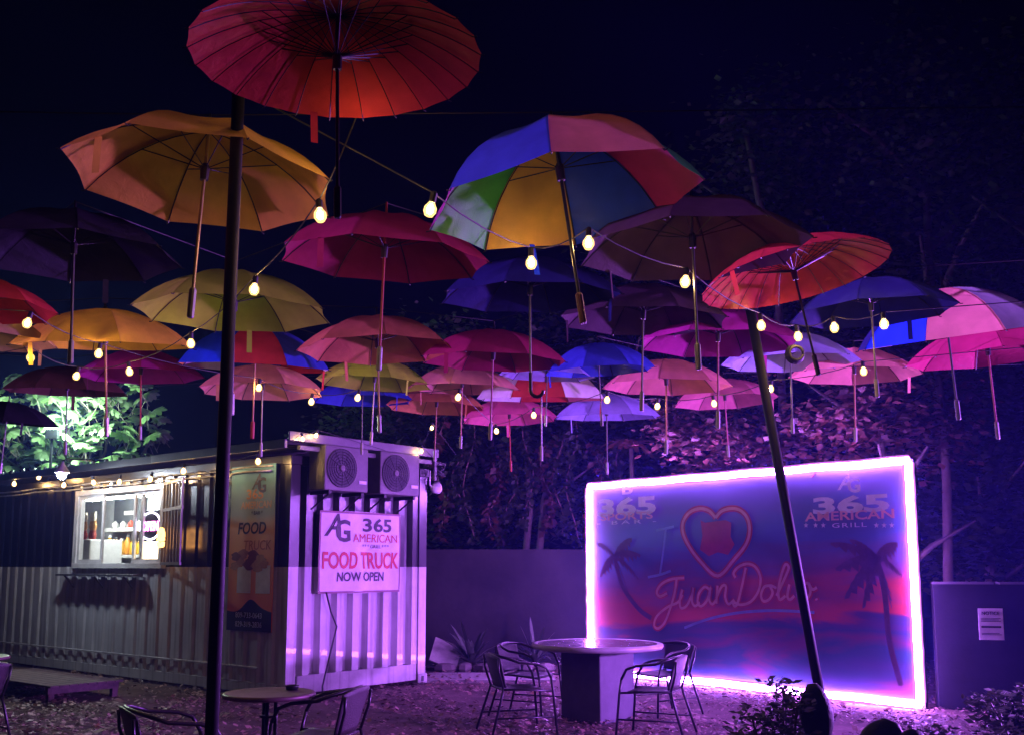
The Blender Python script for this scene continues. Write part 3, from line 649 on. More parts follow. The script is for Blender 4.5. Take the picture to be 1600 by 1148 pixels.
# ------------------------------------------------------------------ furniture
M_cane = mat('woven_dark_seat', (.045, .035, .035), .5, bump=.5, bscale=120)
M_tube = mat('chair_tube', (.06, .055, .06), .35, .8)
def make_chair(label, m_weave=M_cane):
    t = thing('bistro_chair', label, 'chair', group='woven bistro chairs')
    # faces local +y, seat .43, back .74
    vs = []; nx, ny = 10, 8
    for j in range(ny+1):
        for i in range(nx+1):
            a = i/nx*2-1; b = j/ny; x = a*(.215-.02*(1-b)); y = -.2+.42*b
            vs.append((x, y, .425-.018*(1-a*a)*math.sin(PI*b)-.03*max(0, b-.8)*5*.5))
    fs = [(j*(nx+1)+i, j*(nx+1)+i+1, (j+1)*(nx+1)+i+1, (j+1)*(nx+1)+i) for j in range(ny) for i in range(nx)]
    o = MB().add(vs, fs).build('seat', m_weave, t, True); s = o.modifiers.new('thick', 'SOLIDIFY'); s.thickness = .014
    vs = []; nx, nz = 12, 8
    for j in range(nz+1):
        for i in range(nx+1):
            a = (i/nx*2-1); b = j/nz; wd = .20+.045*b; ang = a*.9
            vs.append((wd*math.sin(ang)/math.sin(.9), -.215-.075*b-.0+.10*(1-math.cos(ang)), .44+.30*b-.03*a*a*b))
    fs = [(j*(nx+1)+i, j*(nx+1)+i+1, (j+1)*(nx+1)+i+1, (j+1)*(nx+1)+i) for j in range(nz) for i in range(nx)]
    o = MB().add(vs, fs).build('backrest', m_weave, t, True); s = o.modifiers.new('thick', 'SOLIDIFY'); s.thickness = .012
    arm = []
    for s_ in range(-12, 13):
        a = s_/12; th_ = a*PI*.5
        arm.append((.285*math.sin(th_), -.26+.30*(1-math.cos(th_))*.6, .735-.06*a*a))
    L_ = [(-.275, .24, .53), (-.285, .19, .62), (-.288, .1, .655)]; R_ = [(-x, y, z) for x, y, z in reversed(L_)]
    MB().tube(L_+arm+R_, .013, 8).build('arm_rail', M_tube, t, True)
    for sx in (-1, 1):
        MB().tube([(sx*.275, .24, .53), (sx*.262, .265, .40), (sx*.28, .30, 0)], .012, 8).build('leg', M_tube, t, True)
        MB().tube([(sx*.20, -.2, .44), (sx*.215, -.22, .36), (sx*.255, -.33, 0)], .012, 8).build('leg', M_tube, t, True)
        MB().tube([(sx*.262, .262, .405), (sx*.21, .0, .418), (sx*.205, -.2, .425)], .010, 6).build('seat_rail', M_tube, t, True)
        MB().tube([(sx*.272, .285, .17), (sx*.236, -.278, .17)], .008, 6).build('stretcher', M_tube, t, True)
        MB().tube([(sx*.20, -.2, .42), (sx*.225, -.255, .60), (sx*.238, -.262, .70)], .011, 6).build('back_upright', M_tube, t, True)
    return t
CH_ = []
def place_chair(x, y, fx, fy, label):
    if not CH_: c = make_chair(label); CH_.append(c)
    else: c = copy_tree(CH_[0]); c['label'] = label
    c.location = (x, y, 0); c.rotation_euler = (0, 0, math.atan2(fy, fx)-PI/2)
place_chair(1.33, 9.75, -.9, .38, 'woven chair right of the barrel table, back towards the neon mural')
place_chair(.05, 9.95, .92, .3, 'woven chair front left of the barrel table, facing right')
place_chair(.16, 11.15, .85, -.42, 'woven chair behind the left edge of the barrel table')
place_chair(1.62, 11.25, -.85, -.5, 'woven chair half hidden behind the right of the barrel table')
place_chair(-1.30, 7.2, -.97, .22, 'dark chair right of the small round metal table')
place_chair(-2.02, 6.25, .85, .5, 'dark chair at the bottom edge left of the foreground pole')
place_chair(-4.70, 9.05, -.8, .6, 'chair cut off by the left edge of the photo')
# big pedestal table
M_ped = mat('pedestal_paint', (.10, .095, .12), .6, bump=.1)
M_mosaic = None
m, nt, out = nodes_of('mosaic_top'); N = nt.nodes.new; L = nt.links.new
tc = N('ShaderNodeTexCoord'); vo = N('ShaderNodeTexVoronoi'); vo.inputs['Scale'].default_value = 9; L(tc.outputs['Object'], vo.inputs['Vector'])
ve = N('ShaderNodeTexVoronoi'); ve.feature = 'DISTANCE_TO_EDGE'; ve.inputs['Scale'].default_value = 9; L(tc.outputs['Object'], ve.inputs['Vector'])
hs = N('ShaderNodeValToRGB'); L(vo.outputs['Color'], hs.inputs[0]); e = hs.color_ramp.elements; e[0].position = .1; e[0].color = (.08, .07, .07, 1); e[1].position = .9; e[1].color = (.5, .47, .44, 1)
st_ = N('ShaderNodeMath'); st_.operation = 'GREATER_THAN'; st_.inputs[1].default_value = .04; L(ve.outputs['Distance'], st_.inputs[0])
mx = N('ShaderNodeMix'); mx.data_type = 'RGBA'; L(st_.outputs[0], mx.inputs[0]); mx.inputs[6].default_value = (.3, .28, .27, 1); L(hs.outputs[0], mx.inputs[7])
b = N('ShaderNodeBsdfPrincipled'); b.inputs['Roughness'].default_value = .16; L(mx.outputs[2], b.inputs[0])
bm_ = N('ShaderNodeBump'); bm_.inputs['Strength'].default_value = .4; bm_.inputs['Distance'].default_value = .004; L(st_.outputs[0], bm_.inputs['Height']); L(bm_.outputs[0], b.inputs['Normal']); L(b.outputs[0], out.inputs[0])
TBL = at_z(933, 1004, .765); TBL.z = 0
bt_ = thing('barrel_table', 'round table with shiny mosaic top on a thick square pedestal', 'table', TBL)
MB().lathe([(.60, .705), (.67, .715), (.685, .74), (.68, .762), (.655, .77), (.63, .765), (.62, .762)], 48).build('table_rim', mat('table_rim', (.40, .38, .38), .4, bump=.2), bt_, True)
MB().lathe([(.6195, .755), (.6195, .7655)], 48).build('table_top', m, bt_)
pd = MB().box(-.27, .27, -.27, .27, -.01, .705).build('pedestal', M_ped, bt_, bevel=.015); pd.rotation_euler = (0, 0, math.radians(44))
# small round metal table
M_ttop = mat('brushed_table_top', (.15, .09, .09), .5, .4)
TS = at_z(421, 1081, .72); TS.z = 0
def small_table(loc, label):
    t = thing('bistro_table', label, 'table', loc, 0, 'small round metal tables')
    MB().lathe([(.29, .69), (.305, .695), (.305, .715), (.295, .722), (.28, .72)], 40).build('table_top', M_ttop, t, True)
    for k in range(3):
        a = k*2*PI/3+.5; c_, s_ = math.cos(a), math.sin(a)
        MB().tube([(.045*c_, .045*s_, .69), (.045*c_, .045*s_, .22), (.10*c_, .10*s_, .1), (.26*c_, .26*s_, .0)], .013, 8).build('leg', M_tube, t, True)
    MB().lathe([(.06, .56), (.06, .575)], 16).build('collar', M_tube, t)
    return t
small_table(TS, 'small round metal table beside the foreground pole')
small_table((-5.02, 9.75, 0), 'round table cut off by the left photo edge')
vz = thing('ashtray', 'small dark ashtray on the round metal table', 'ashtray', (TS.x+.12, TS.y+.14, .722))
MB().lathe([(.04, 0), (.045, .02), (.05, .03), (.04, .028), (.035, .01)], 12).build('bowl', M_black, vz, True)

# ------------------------------------------------------------------ umbrellas
PAN = {}
def panel_mesh(n, hr):
    key = (n, hr)
    if key in PAN: return PAN[key]
    ph = 2*math.atan(hr); al = 2*PI/n; nu, nt_ = 6, 8; vs = []; fs = []
    Rs = 1/math.sin(ph)
    for j in range(nt_+1):
        t = j/nt_; p = ph*(.015+.985*t); r = Rs*math.sin(p); z = Rs*(math.cos(p)-math.cos(ph))
        for i in range(nu+1):
            q = i/nu; a = al*q
            chord = math.cos(al/2)/math.cos(a-al/2)
            bl = 1-(1-chord)*(.9) - (.035 if n <= 8 else .006)*math.sin(PI*q)*t**3
            vs.append((r*bl*math.sin(a), r*bl*math.cos(a), z - (.02 if n <= 8 else .004)*math.sin(PI*q)*math.sin(PI*t)))
    for j in range(nt_):
        for i in range(nu): k = j*(nu+1)+i; fs.append((k, k+1, k+nu+2, k+nu+1))
    me = MB().add(vs, fs).mesh('panel'); me.polygons.foreach_set('use_smooth', [True]*len(me.polygons))
    rb_ = MB(); pts = []
    for j in range(9):
        p = ph*j/8; pts.append((0, Rs*math.sin(p)*.995, Rs*(math.cos(p)-math.cos(ph))-.012))
    pts.append((0, 1.025, -.012)); rb_.tube(pts, .0055 if n <= 8 else .004, 4); rib = rb_.mesh('rib')
    zr = hr-.30; sb = MB(); p = ph*.5
    sb.tube([(0, .03, zr), (0, Rs*math.sin(p), Rs*(math.cos(p)-math.cos(ph))-.016)], .0045, 4); strut = sb.mesh('strut')
    sh = MB().tube([(0, 0, hr), (0, 0, hr-1.24)], .0125, 8).mesh('shaft')
    hd = MB().lathe([(.019, hr-1.46), (.026, hr-1.45), (.026, hr-1.25), (.018, hr-1.235)], 10).mesh('handle')
    hk = MB().tube([(0, 0, hr-1.23)]+[(0, 0, hr-1.42)]+[(.07-.07*math.cos(a), 0, hr-1.42-.07*math.sin(a)) for a in (.5, 1.1, 1.6, 2.1, 2.7, 3.1)], .02, 8).mesh('handle')
    rn = MB().lathe([(.03, zr-.10), (.034, zr-.02), (.034, zr+.01), (.02, zr+.03)], 10).mesh('runner')
    fe = MB().lathe([(.03, hr-.005), (.025, hr+.02), (.012, hr+.03), (.010, hr+.13)], 8).mesh('ferrule')
    a_ = al*.5; r_ = math.cos(al/2)*.955
    sp = MB().add([(r_*math.sin(a_)+q, r_*math.cos(a_)-.004*j, .012-.085*j+.01*q) for j in range(4) for q in (-.028, .028)], [(2*j, 2*j+1, 2*j+3, 2*j+2) for j in range(3)]).mesh('strap')
    PAN[key] = dict(strap=sp, panel=me, rib=rib, strut=strut, shaft=sh, handle=hd, hook=hk, runner=rn, ferrule=fe); return PAN[key]
F_ = dict(red=(.78, .06, .03), yellow=(.85, .52, .03), orange=(.75, .27, .08), salmon=(.78, .33, .22), olive=(.45, .60, .015), navy=(.02, .025, .13), blue=(.05, .08, .55), plum=(.10, .055, .08),
          charcoal=(.045, .042, .05), magenta=(.50, .03, .22), pink=(.75, .12, .28), white=(.75, .73, .75), lav=(.42, .42, .75), green=(.07, .50, .04), purple=(.45, .07, .45), crimson=(.42, .025, .06),
          black=(.016, .016, .018), tan=(.60, .38, .22), teal=(.05, .22, .16), rose=(.72, .22, .24), grey=(.40, .46, .42), brown=(.14, .06, .03), cobalt=(.012, .07, .88))
def FM(c): return fabric('cloth_'+c, tuple(.86*q+a for q, a in zip(F_[c], (.008, .010, .035) if sum(F_[c]) > .45 else (.008, .008, .016))), .25 if c in ('black', 'charcoal', 'plum', 'brown') else .42)
M_silver = mat('silver_handle', (.42, .41, .43), .35, .4); M_dkh = mat('dark_handle', (.03, .025, .03), .4); M_brh = mat('brown_wood_handle', (.25, .10, .07), .4, bump=.4, bscale=60)
M_shafts = {'steel': M_steel, 'black': M_black, 'gold': mat('gold_shaft', (.50, .38, .18), .35, .5), 'red': mat('red_shaft', (.45, .05, .05), .4), 'wood': mat('wood_shaft', (.42, .22, .12), .5), 'pink': mat('pink_shaft', (.45, .15, .22), .4)}
TIPS = []
def umbrella(label, px, py, diam, cols, z=3.05, hr=.43, phase=None, roll=0, pitch=2, shaft='steel', handle='silver', n=8, cat='umbrella', ribs=True):
    R = diam/2; P = at_z(px, py, z); K = panel_mesh(n, hr)
    u = thing('umbrella' if n <= 8 else 'parasol', label, cat, P, group='coloured umbrellas hung overhead')
    if diam < 1.15: roll += random.uniform(-3, 3); pitch += random.uniform(-2, 2)
    phs = random.uniform(0, 45) if phase is None else phase
    Rm = Matrix.Rotation(math.radians(roll), 4, 'Y') @ Matrix.Rotation(math.radians(pitch), 4, 'X') @ Matrix.Rotation(-math.radians(phs), 4, 'Z')
    u.rotation_euler = Rm.to_euler(); u.scale = (R, R, R)
    if isinstance(cols, str): cols = [cols]
    multi = len(cols) > 1
    for k in range(n):
        c = cols[k % len(cols)]; a = -k*2*PI/n
        o = part('panel', K['panel'], FM(c), u); o.rotation_euler = (0, 0, a)
        if multi: o['label'] = c.replace('lav', 'lavender').replace('cobalt', 'blue')+' cloth panel'
        if ribs:
            o = part('rib', K['rib'], M_black, u); o.rotation_euler = (0, 0, a)
            o = part('strut', K['strut'], M_black, u); o.rotation_euler = (0, 0, a)
    o = part('strap', K['strap'], FM(cols[0]), u); o.rotation_euler = (0, 0, -random.randrange(n)*2*PI/n)
    part('shaft', K['shaft'], M_shafts[shaft], u); part('runner', K['runner'], M_dkh, u)
    part('ferrule', K['ferrule'], M_shafts.get(shaft) if shaft in ('red', 'black') else M_dkh, u)
    part('handle', K['hook'] if handle == 'hook' else K['handle'], {'silver': M_silver, 'dark': M_dkh, 'brown': M_brh, 'hook': M_dkh, 'red': M_shafts['red'], 'pink': M_shafts['pink']}[handle], u)
    tip = P + (Rm @ Vector((0, 0, hr+.12)))*R
    TIPS.append(tip)
    return u
umbrella('big red parasol with many ribs at the top edge of the photo', 527, 92, .86, 'red', hr=.32, n=24, phase=2, pitch=0, shaft='black', handle='dark')
umbrella('large yellow umbrella behind the top of the foreground pole', 318, 288, 1.06, 'yellow', phase=12, roll=1, pitch=0, shaft='gold')
umbrella('large rainbow umbrella with green, yellow, blue and red panels', 883, 320, 1.17, ['cobalt', 'magenta', 'teal', 'rose', 'blue', 'purple', 'green', 'yellow'], hr=.58, phase=8, roll=-8, shaft='black', handle='brown', pitch=0)
umbrella('crimson umbrella on red shaft left of the rainbow umbrella', 600, 408, 1.06, 'crimson', phase=8, pitch=3, shaft='red')
umbrella('wide plum black umbrella right below the rainbow umbrella', 1083, 393, 1.12, 'plum', phase=20, roll=-2)
umbrella('red many ribbed parasol in front of the trees at right', 1242, 432, .98, 'red', n=24, hr=.36, phase=4, roll=-8, pitch=-3, shaft='black', handle='dark')
umbrella('deep blue umbrella hanging just below the rainbow umbrella', 828, 466, 1.05, 'navy', phase=15, handle='hook', pitch=3)
umbrella('dull plum umbrella between blue umbrella and leaning pole', 1005, 503, 1.07, 'plum', phase=30, pitch=3)
umbrella('unlit charcoal umbrella at the left photo edge under the yellow one', 115, 402, 1.02, 'charcoal', phase=20)
umbrella('olive green umbrella behind the foreground pole', 366, 491, 1.18, 'olive', phase=18, pitch=2)
umbrella('bright red umbrella cut off by the left photo edge', -30, 483, .85, 'red', phase=30, shaft='red', handle='red', roll=3)
umbrella('tan umbrella at left edge below the red one', -25, 534, .9, 'tan', z=3.0, phase=10)
umbrella('yellow umbrella with black outside lit from below by a bulb', 165, 541, 1.2, 'yellow', phase=15, pitch=9, shaft='wood')
umbrella('dark brown umbrella in front of the lit tree', 105, 613, 1.05, 'brown', phase=5, pitch=3)
umbrella('magenta umbrella with dark right side above the kiosk roof', 220, 588, .98, 'magenta', phase=25, shaft='red', pitch=3)
umbrella('black umbrella low at left edge in front of the lit tree', 10, 660, .9, 'black', z=2.85, phase=22, pitch=4, roll=8)
umbrella('red, white and blue umbrella just right of the foreground pole', 398, 575, 1.18, ['red', 'white', 'blue', 'red', 'cobalt', 'orange', 'white', 'blue'], hr=.55, phase=8, roll=2, pitch=7, shaft='wood', handle='red')
umbrella('salmon umbrella under the red, white and blue one', 410, 612, 1.02, 'salmon', z=2.95, phase=12)
umbrella('orange tan umbrella directly below the crimson umbrella', 590, 548, 1.12, 'orange', phase=32, shaft='gold')
umbrella('olive umbrella above the air conditioners', 585, 600, .98, 'olive', phase=22)
umbrella('small blue umbrella under the olive one above the kiosk', 566, 626, .95, 'blue', phase=12, shaft='steel')
umbrella('dark magenta umbrella below the deep blue umbrella', 770, 566, 1.12, 'crimson', phase=18, shaft='pink', pitch=2)
umbrella('salmon umbrella above a single bulb in the middle row', 722, 608, .98, 'salmon', phase=8, shaft='pink')
umbrella('orange salmon umbrella right of the kiosk roof', 682, 638, .99, 'orange', phase=24, shaft='wood', roll=-1)
umbrella('red and white umbrella in the centre of the far rows', 846, 624, 1.22, ['red', 'rose', 'tan', 'white', 'red', 'white', 'grey', 'white'], hr=.55, phase=-18, pitch=7, shaft='steel')
umbrella('hot pink umbrella under the red and white one', 796, 656, 1.0, 'pink', z=3.0, phase=20, shaft='red', handle='red')
umbrella('lavender umbrella peeking out left of a dark blue one', 855, 588, .8, 'lav', z=3.1, phase=0, pitch=5)
umbrella('dark blue umbrella with pale right tip in the middle row', 936, 580, .88, 'blue', phase=20, hr=.5, pitch=5)
umbrella('salmon pink umbrella with looped handle above the mural', 1041, 605, 1.1, 'rose', phase=14, shaft='wood', pitch=3)
umbrella('wide magenta umbrella crossing the leaning pole', 1122, 538, 1.12, 'magenta', phase=30, shaft='pink')
umbrella('pale lavender umbrella hanging above the left mural corner', 948, 652, 1.12, 'lav', phase=24, pitch=3)
umbrella('lavender blue umbrella right of the leaning pole', 1235, 567, 1.02, 'lav', phase=10, pitch=3, handle='silver')
umbrella('small pink umbrella left of the leaning pole above the mural', 1133, 628, .98, 'rose', phase=26, shaft='pink', roll=-3)
umbrella('salmon umbrella over the right half of the mural', 1335, 587, 1.02, 'salmon', phase=18, shaft='wood', roll=-2)
umbrella('dark blue umbrella behind the right red parasol', 1362, 490, .98, 'navy', phase=28, roll=-1, pitch=4)
umbrella('salmon, grey and blue panelled umbrella at the right', 1482, 528, 1.2, ['black', 'red', 'red', 'grey', 'salmon', 'cobalt', 'navy', 'plum'], hr=.55, phase=-8, roll=-8, pitch=9)
umbrella('magenta umbrella cut off by the right photo edge', 1545, 559, 1.15, 'crimson', phase=16, roll=-4, shaft='pink')
# suspension wires through the umbrella tips, row by row
rows = {}
for t in TIPS: rows.setdefault(0 if t.y < 3.6 else 1 if t.y < 4.7 else 2 if t.y < 6.1 else 3 if t.y < 7.6 else 4 if t.y < 9.0 else 5, []).append(t)
names = ['nearest overhead wire above the big red parasol', 'overhead wire holding the yellow and rainbow umbrellas', 'overhead wire holding the crimson and plum umbrellas', 'overhead wire holding the middle row of umbrellas', 'overhead wire holding the small far umbrellas', 'farthest overhead wire nearest the kiosk']
for r, ts in rows.items():
    ts = sorted(ts, key=lambda q: q.x); ym = sum(t.y for t in ts)/len(ts)
    pts = [(-8.5, ym+.2, 3.6)]+[tuple(t) for t in ts]+[(8.5, ym+.2, 3.6)]
    tag(MB().tube(pts, .0028, 4).build('suspension_wire', M_wire, None), names[r], 'wire', 'overhead suspension wires')

# ------------------------------------------------------------------ string lights
BULB = MB().lathe([(.004, -.070), (.018, -.066), (.029, -.046), (.028, -.026), (.014, -.004), (.012, 0)], 12).mesh('bulb'); BULB.materials.append(M_bulb_halo)
CORE = MB().lathe([(.003, -.056), (.011, -.052), (.015, -.040), (.013, -.024), (.005, -.012)], 8).mesh('filament'); CORE.materials.append(M_bulb)
BULB.polygons.foreach_set('use_smooth', [True]*len(BULB.polygons))
SOCK = MB().lathe([(.014, -.002), (.016, .002), (.016, .04), (.009, .048)], 8).mesh('socket'); SOCK.materials.append(M_wire)
def string(label, pts, pre=None, post=None, sc=.86):
    s = thing('string_lights', label, 'string lights', group='strings of warm bulbs')
    path = [pre] if pre else []
    for i, p in enumerate(pts):
        top = Vector(p)+Vector((0, 0, .078*sc))
        if i:
            a = path[-1]; a = Vector(a); path += [tuple((a*(1-t)+top*t)-Vector((0, 0, .12*t*(1-t)))) for t in (.25, .5, .75)]
        path.append(tuple(top))
        b = bpy.data.objects.new('bulb', BULB); COL.objects.link(b); b.parent = s; b.location = Vector(p)+Vector((0, 0, .033*sc)); b.scale = (sc,)*3
        b.rotation_euler = (random.uniform(-.25, .25), random.uniform(-.25, .25), 0)
        k = bpy.data.objects.new('socket', SOCK); COL.objects.link(k); k.parent = b
        k = bpy.data.objects.new('filament', CORE); COL.objects.link(k); k.parent = b
    if post: path.append(post)
    MB().tube(path, .0032, 5).build('cable', M_wire, s)
    return s
Zb = 2.9
string('string of bulbs slanting from the yellow umbrella down to the left', [at_y(578, 150, 3.42)]+[at_z(x, y, Zb) for x, y in ((499, 337), (398, 452), (298, 536), (201, 580), (121, 587), (47, 558))]+[(-4.2, 6.9, 2.9), (-5.0, 7.2, 2.92), (-5.8, 7.4, 2.95)], pre=(-.4, 3.2, 3.3), post=(-8, 7.6, 3.2))
string('long string of small bulbs under the far umbrellas', [at_z(x, y, Zb) for x, y in ((45, 505), (155, 552), (405, 605), (487, 627), (560, 621), (717, 620), (775, 673), (834, 648), (949, 624), (1028, 634), (1115, 630), (1205, 607), (1349, 580))], pre=(-6, 5.6, 3.2), post=(8, 6, 3.3))
string('string of bulbs from below the rainbow umbrella to the right parasol', [at_z(x, y, Zb) for x, y in ((675, 327), (830, 410), (920, 380), (1072, 440), (1189, 508), (1246, 525), (1303, 512), (1381, 506))], pre=(-1, 3.6, 3.3), post=(8, 5.5, 3.4))
wp = C(-.28, 0, 0)
string('row of bulbs along the kiosk wall above its window', [at_plane(x, y, wp, UX) for x, y in ((22, 755), (62, 745), (100, 757), (145, 753), (187, 752), (236, 748), (287, 735), (345, 730), (403, 720))], pre=tuple(C(-.28, 8.5, 2.95)), post=tuple(C(-.3, -.2, 3.0)), sc=1.25)
ep = C(0, -.40, 0)
string('pair of bulbs at the roof edge above the left air conditioner', [at_plane(x, y, ep, VX) for x, y in ((472, 685), (495, 680))], pre=tuple(C(-.3, -.36, 3.0)), post=tuple(C(1.2, -.36, 3.03)), sc=.9)
string('pair of bulbs hanging at the right end of the kiosk roof', [at_plane(x, y, ep, VX) for x, y in ((659, 704), (675, 668))], pre=tuple(C(CW-.1, -.3, 2.95)), post=tuple(C(CW+.25, -.3, 3.1)), sc=.9)

# ------------------------------------------------------------------ plants and trees
def leaves(mb, n, centre, rad, size, shape=1.0, flat=.5, clump=0, droop=.3):
    c = np.array(centre); rad = np.array(rad)
    if clump:
        d = rng.normal(size=(clump, 3)); d /= np.linalg.norm(d, axis=1)[:, None]; cc = c+d*rad*(.35+.65*rng.random((clump, 1)))
        idx = rng.integers(0, clump, n); P = cc[idx]+rng.normal(size=(n, 3))*rad*.16
    else:
        d = rng.normal(size=(n, 3)); d /= np.linalg.norm(d, axis=1)[:, None]; P = c+d*rad*(rng.random((n, 1))**.4)
    for p in P:
        a = rng.random()*2*PI; s = size*(.6+.8*rng.random()); up_ = Vector((rng.normal()*flat, rng.normal()*flat, 1)).normalized()
        t = Vector((math.cos(a), math.sin(a), -droop)); t = (t-up_*t.dot(up_)*.5).normalized(); q = up_.cross(t).normalized(); p = Vector(p)
        w_ = s*.42*shape
        mb.add([p, p+t*s*.5+q*w_, p+t*s*1.1-up_*s*.1, p+t*s*.5-q*w_], [(0, 1, 2, 3)])
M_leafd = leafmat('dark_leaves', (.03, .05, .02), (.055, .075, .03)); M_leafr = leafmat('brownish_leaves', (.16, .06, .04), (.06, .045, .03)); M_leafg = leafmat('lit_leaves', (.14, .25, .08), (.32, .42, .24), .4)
M_bark = mat('bark', (.15, .12, .10), .9, scale=10, bump=.6, bscale=25)
def tree(label, x, y, h, crown, nleaf, lm, trunk_r=.12, lean=0, size=.16, group='trees behind the yard', low=.35, clump=40):
    t = thing('tree', label, 'tree', (x, y, 0), 0, group)
    tr_ = MB(); pts = [(lean*q*q+.12*math.sin(q*6+x), .1*math.sin(q*5), h*.85*q) for q in [i/8 for i in range(9)]]
    tr_.tube(pts, [trunk_r*(1-.75*i/8) for i in range(9)], 8)
    for k in range(9):
        i = 3+k % 5; b0 = Vector(pts[i]); a = k*2.4; L_ = crown[0]*(.5+.4*random.random())
        tr_.tube([b0, b0+Vector((math.cos(a)*L_*.5, math.sin(a)*L_*.5, L_*.45)), b0+Vector((math.cos(a)*L_, math.sin(a)*L_, L_*.75))], [trunk_r*.4, trunk_r*.25, trunk_r*.1], 5)
    tr_.build('trunk', M_bark, t, True)
    lf = MB(); cz = h*(low+1)/2; leaves(lf, nleaf, (lean*.6, 0, cz), (crown[0], crown[1], h*(1-low)/2), size, clump=clump)
    lf.build('crown', lm, t)
T = [('broad dark tree behind the left end of the mural', 2.0, 18.5, 7.6, 2.0, M_leafd), ('tall dark tree rising behind the mural centre', 4.4, 18.2, 10.2, 2.4, M_leafd), ('reddish leaved tree above the mural right corner', 4.75, 13.1, 4.2, 1.25, M_leafr),
     ('tall dark tree behind the low dark wall', 7.4, 17.0, 10.8, 2.5, M_leafd), ('dark tree at the right photo edge', 8.4, 14.6, 7.6, 2.0, M_leafd), ('shaggy dark tree behind the garden wall', -.2, 18.3, 6.0, 2.0, M_leafd),
     ('dark tree behind the right end of the container', -1.9, 18.8, 6.2, 1.9, M_leafd), ('small reddish tree above the mural centre', 3.2, 14.5, 4.3, 1.2, M_leafr), ('tall background tree far right', 10.0, 19.0, 10.5, 2.6, M_leafd), ('low dark tree behind the low wall', 6.4, 13.9, 3.9, 1.3, M_leafd)]
for i, (lab, x, y, h, r, lm) in enumerate(T):
    tree(lab, x, y, h, (r, r*.8), int(9000 if h > 5 else 3200 if lm is M_leafr else 6500), lm, .10+.008*h, lean=random.uniform(-.5, .5), size=.12 if lm is M_leafd else .10, low=.6 if lm is M_leafr else .3 if h > 7 else .22, clump=46)
# slender bare trunks
for lab, p in (('thin bare trunk behind the garden wall', [at_y(842, 870, 17.3), at_y(850, 780, 17.3), at_y(868, 720, 17.3), at_y(905, 640, 17.3), at_y(930, 560, 17.3)]), ('second thin trunk near the mural left corner', [at_y(820, 880, 17.4), at_y(828, 790, 17.4), at_y(822, 700, 17.4), at_y(826, 600, 17.4)]),
               ('bare grey trunk rising behind the low dark wall', [at_y(1483, 1000, 12.9), at_y(1480, 760, 12.9), at_y(1470, 620, 12.9), at_y(1450, 500, 12.9)]), ('pale thin stem rising high at the right', [at_y(1215, 420, 16.8), at_y(1185, 310, 16.8), at_y(1172, 240, 16.8), at_y(1160, 180, 16.8)]),):
    t = thing('bare_tree', lab, 'tree', (p[0].x, p[0].y, 0), 0, 'slender trunks'); loc = t.location
    q = [Vector((v.x-loc.x, v.y-loc.y, v.z)) for v in p]; q = [Vector((q[0].x, q[0].y, -.05))]+q
    MB().tube(q, [.07, .065, .06, .05, .04, .03][:len(q)], 7).build('trunk', M_bark, t, True)
    lf = MB(); leaves(lf, 260, tuple(q[-1]), (.5, .5, .4), .13); lf.build('crown', M_leafd, t)
# hanging vines
M_vine = mat('vine_stem', (.17, .11, .09), .9)
for i in range(12):
    x = -1.2+i*.28+random.uniform(-.1, .1); z1 = random.uniform(3.2, 4.3); z0 = random.uniform(1.9, 2.5)
    v = thing('hanging_vine', ORD[i]+' from the left of the leafy vines above the garden wall', 'vine', (x, 17.0, z0), 0, 'vines hanging over the garden wall')
    pts = [(.1*math.sin(k*.9+i), .05*math.cos(k*1.3), (z1-z0)*k/8) for k in range(9)]
    MB().tube(pts, .012, 5).build('stem', M_vine, v, True)
    lf = MB()
    for k in range(9): leaves(lf, 16, pts[k], (.12, .1, .14), .11, droop=1.0)
    lf.build('foliage', M_leafr if i % 3 == 0 else M_leafd, v)
# rosette plant
def rosette(name, label, loc, n, L_, w_, m, rise=.6, group=None):
    r = thing(name, label, 'plant', loc, 0, group)
    for k in range(n):
        a = k*2.399; el = rise*(.4+.9*random.random()); mb = MB(); vs = []
        LL = L_*(.7+.5*random.random())
        for j in range(6):
            q = j/5; rr_ = LL*q; z = LL*(math.sin(el)*q*1.3-.55*q*q*(1.2-el*.6)); ww = w_*(.5+1.3*q)*(1-q)**.7*1.6 if q < 1 else 0
            px, py = math.cos(a)*rr_*math.cos(el), math.sin(a)*rr_*math.cos(el); nx, ny = -math.sin(a), math.cos(a)
            vs += [(px+nx*ww, py+ny*ww, z+.06+ww*.4), (px, py, z+.06), (px-nx*ww, py-ny*ww, z+.06+ww*.4)]
        fs = []
        for j in range(5): fs += [(3*j, 3*j+3, 3*j+4, 3*j+1), (3*j+1, 3*j+4, 3*j+5, 3*j+2)]
        mb.add(vs, fs).build('leaf', m, r, True)
    return r
M_agave = leafmat('agave_leaf', (.05, .07, .05), (.09, .11, .08), .1)
rosette('agave', 'spiky agave growing beside the container before the wall', (-.62, 15.9, 0), 26, .62, .035, M_agave, .95)
rosette('agave', 'smaller spiky agave behind the left chairs', (.35, 16.1, 0), 20, .6, .03, M_agave, 1.1)
pl = at_y(986, 700, 15.9)
ps = rosette('small_palm', 'small pinkish palm tuft above the left mural corner', (pl.x, pl.y, 0), 0, .5, .04, M_leafr)
MB().tube([(0, 0, -.05), (.03, 0, 1.6), (0, 0, pl.z)], [.05, .045, .035], 7).build('trunk', M_bark, ps, True)
fr = MB()
for k in range(22):
    a = k*2.4; el = .5+.3*random.random(); 
    for j in range(5):
        q0, q1 = j/5, (j+1)/5; f_ = lambda q: Vector((math.cos(a)*.5*q, math.sin(a)*.5*q, pl.z+.32*q*el*2-.45*q*q)); n_ = Vector((-math.sin(a), math.cos(a), 0))*.04
        fr.add([f_(q0)-n_, f_(q1)-n_*.8, f_(q1)+n_*.8, f_(q0)+n_], [(0, 1, 2, 3)])
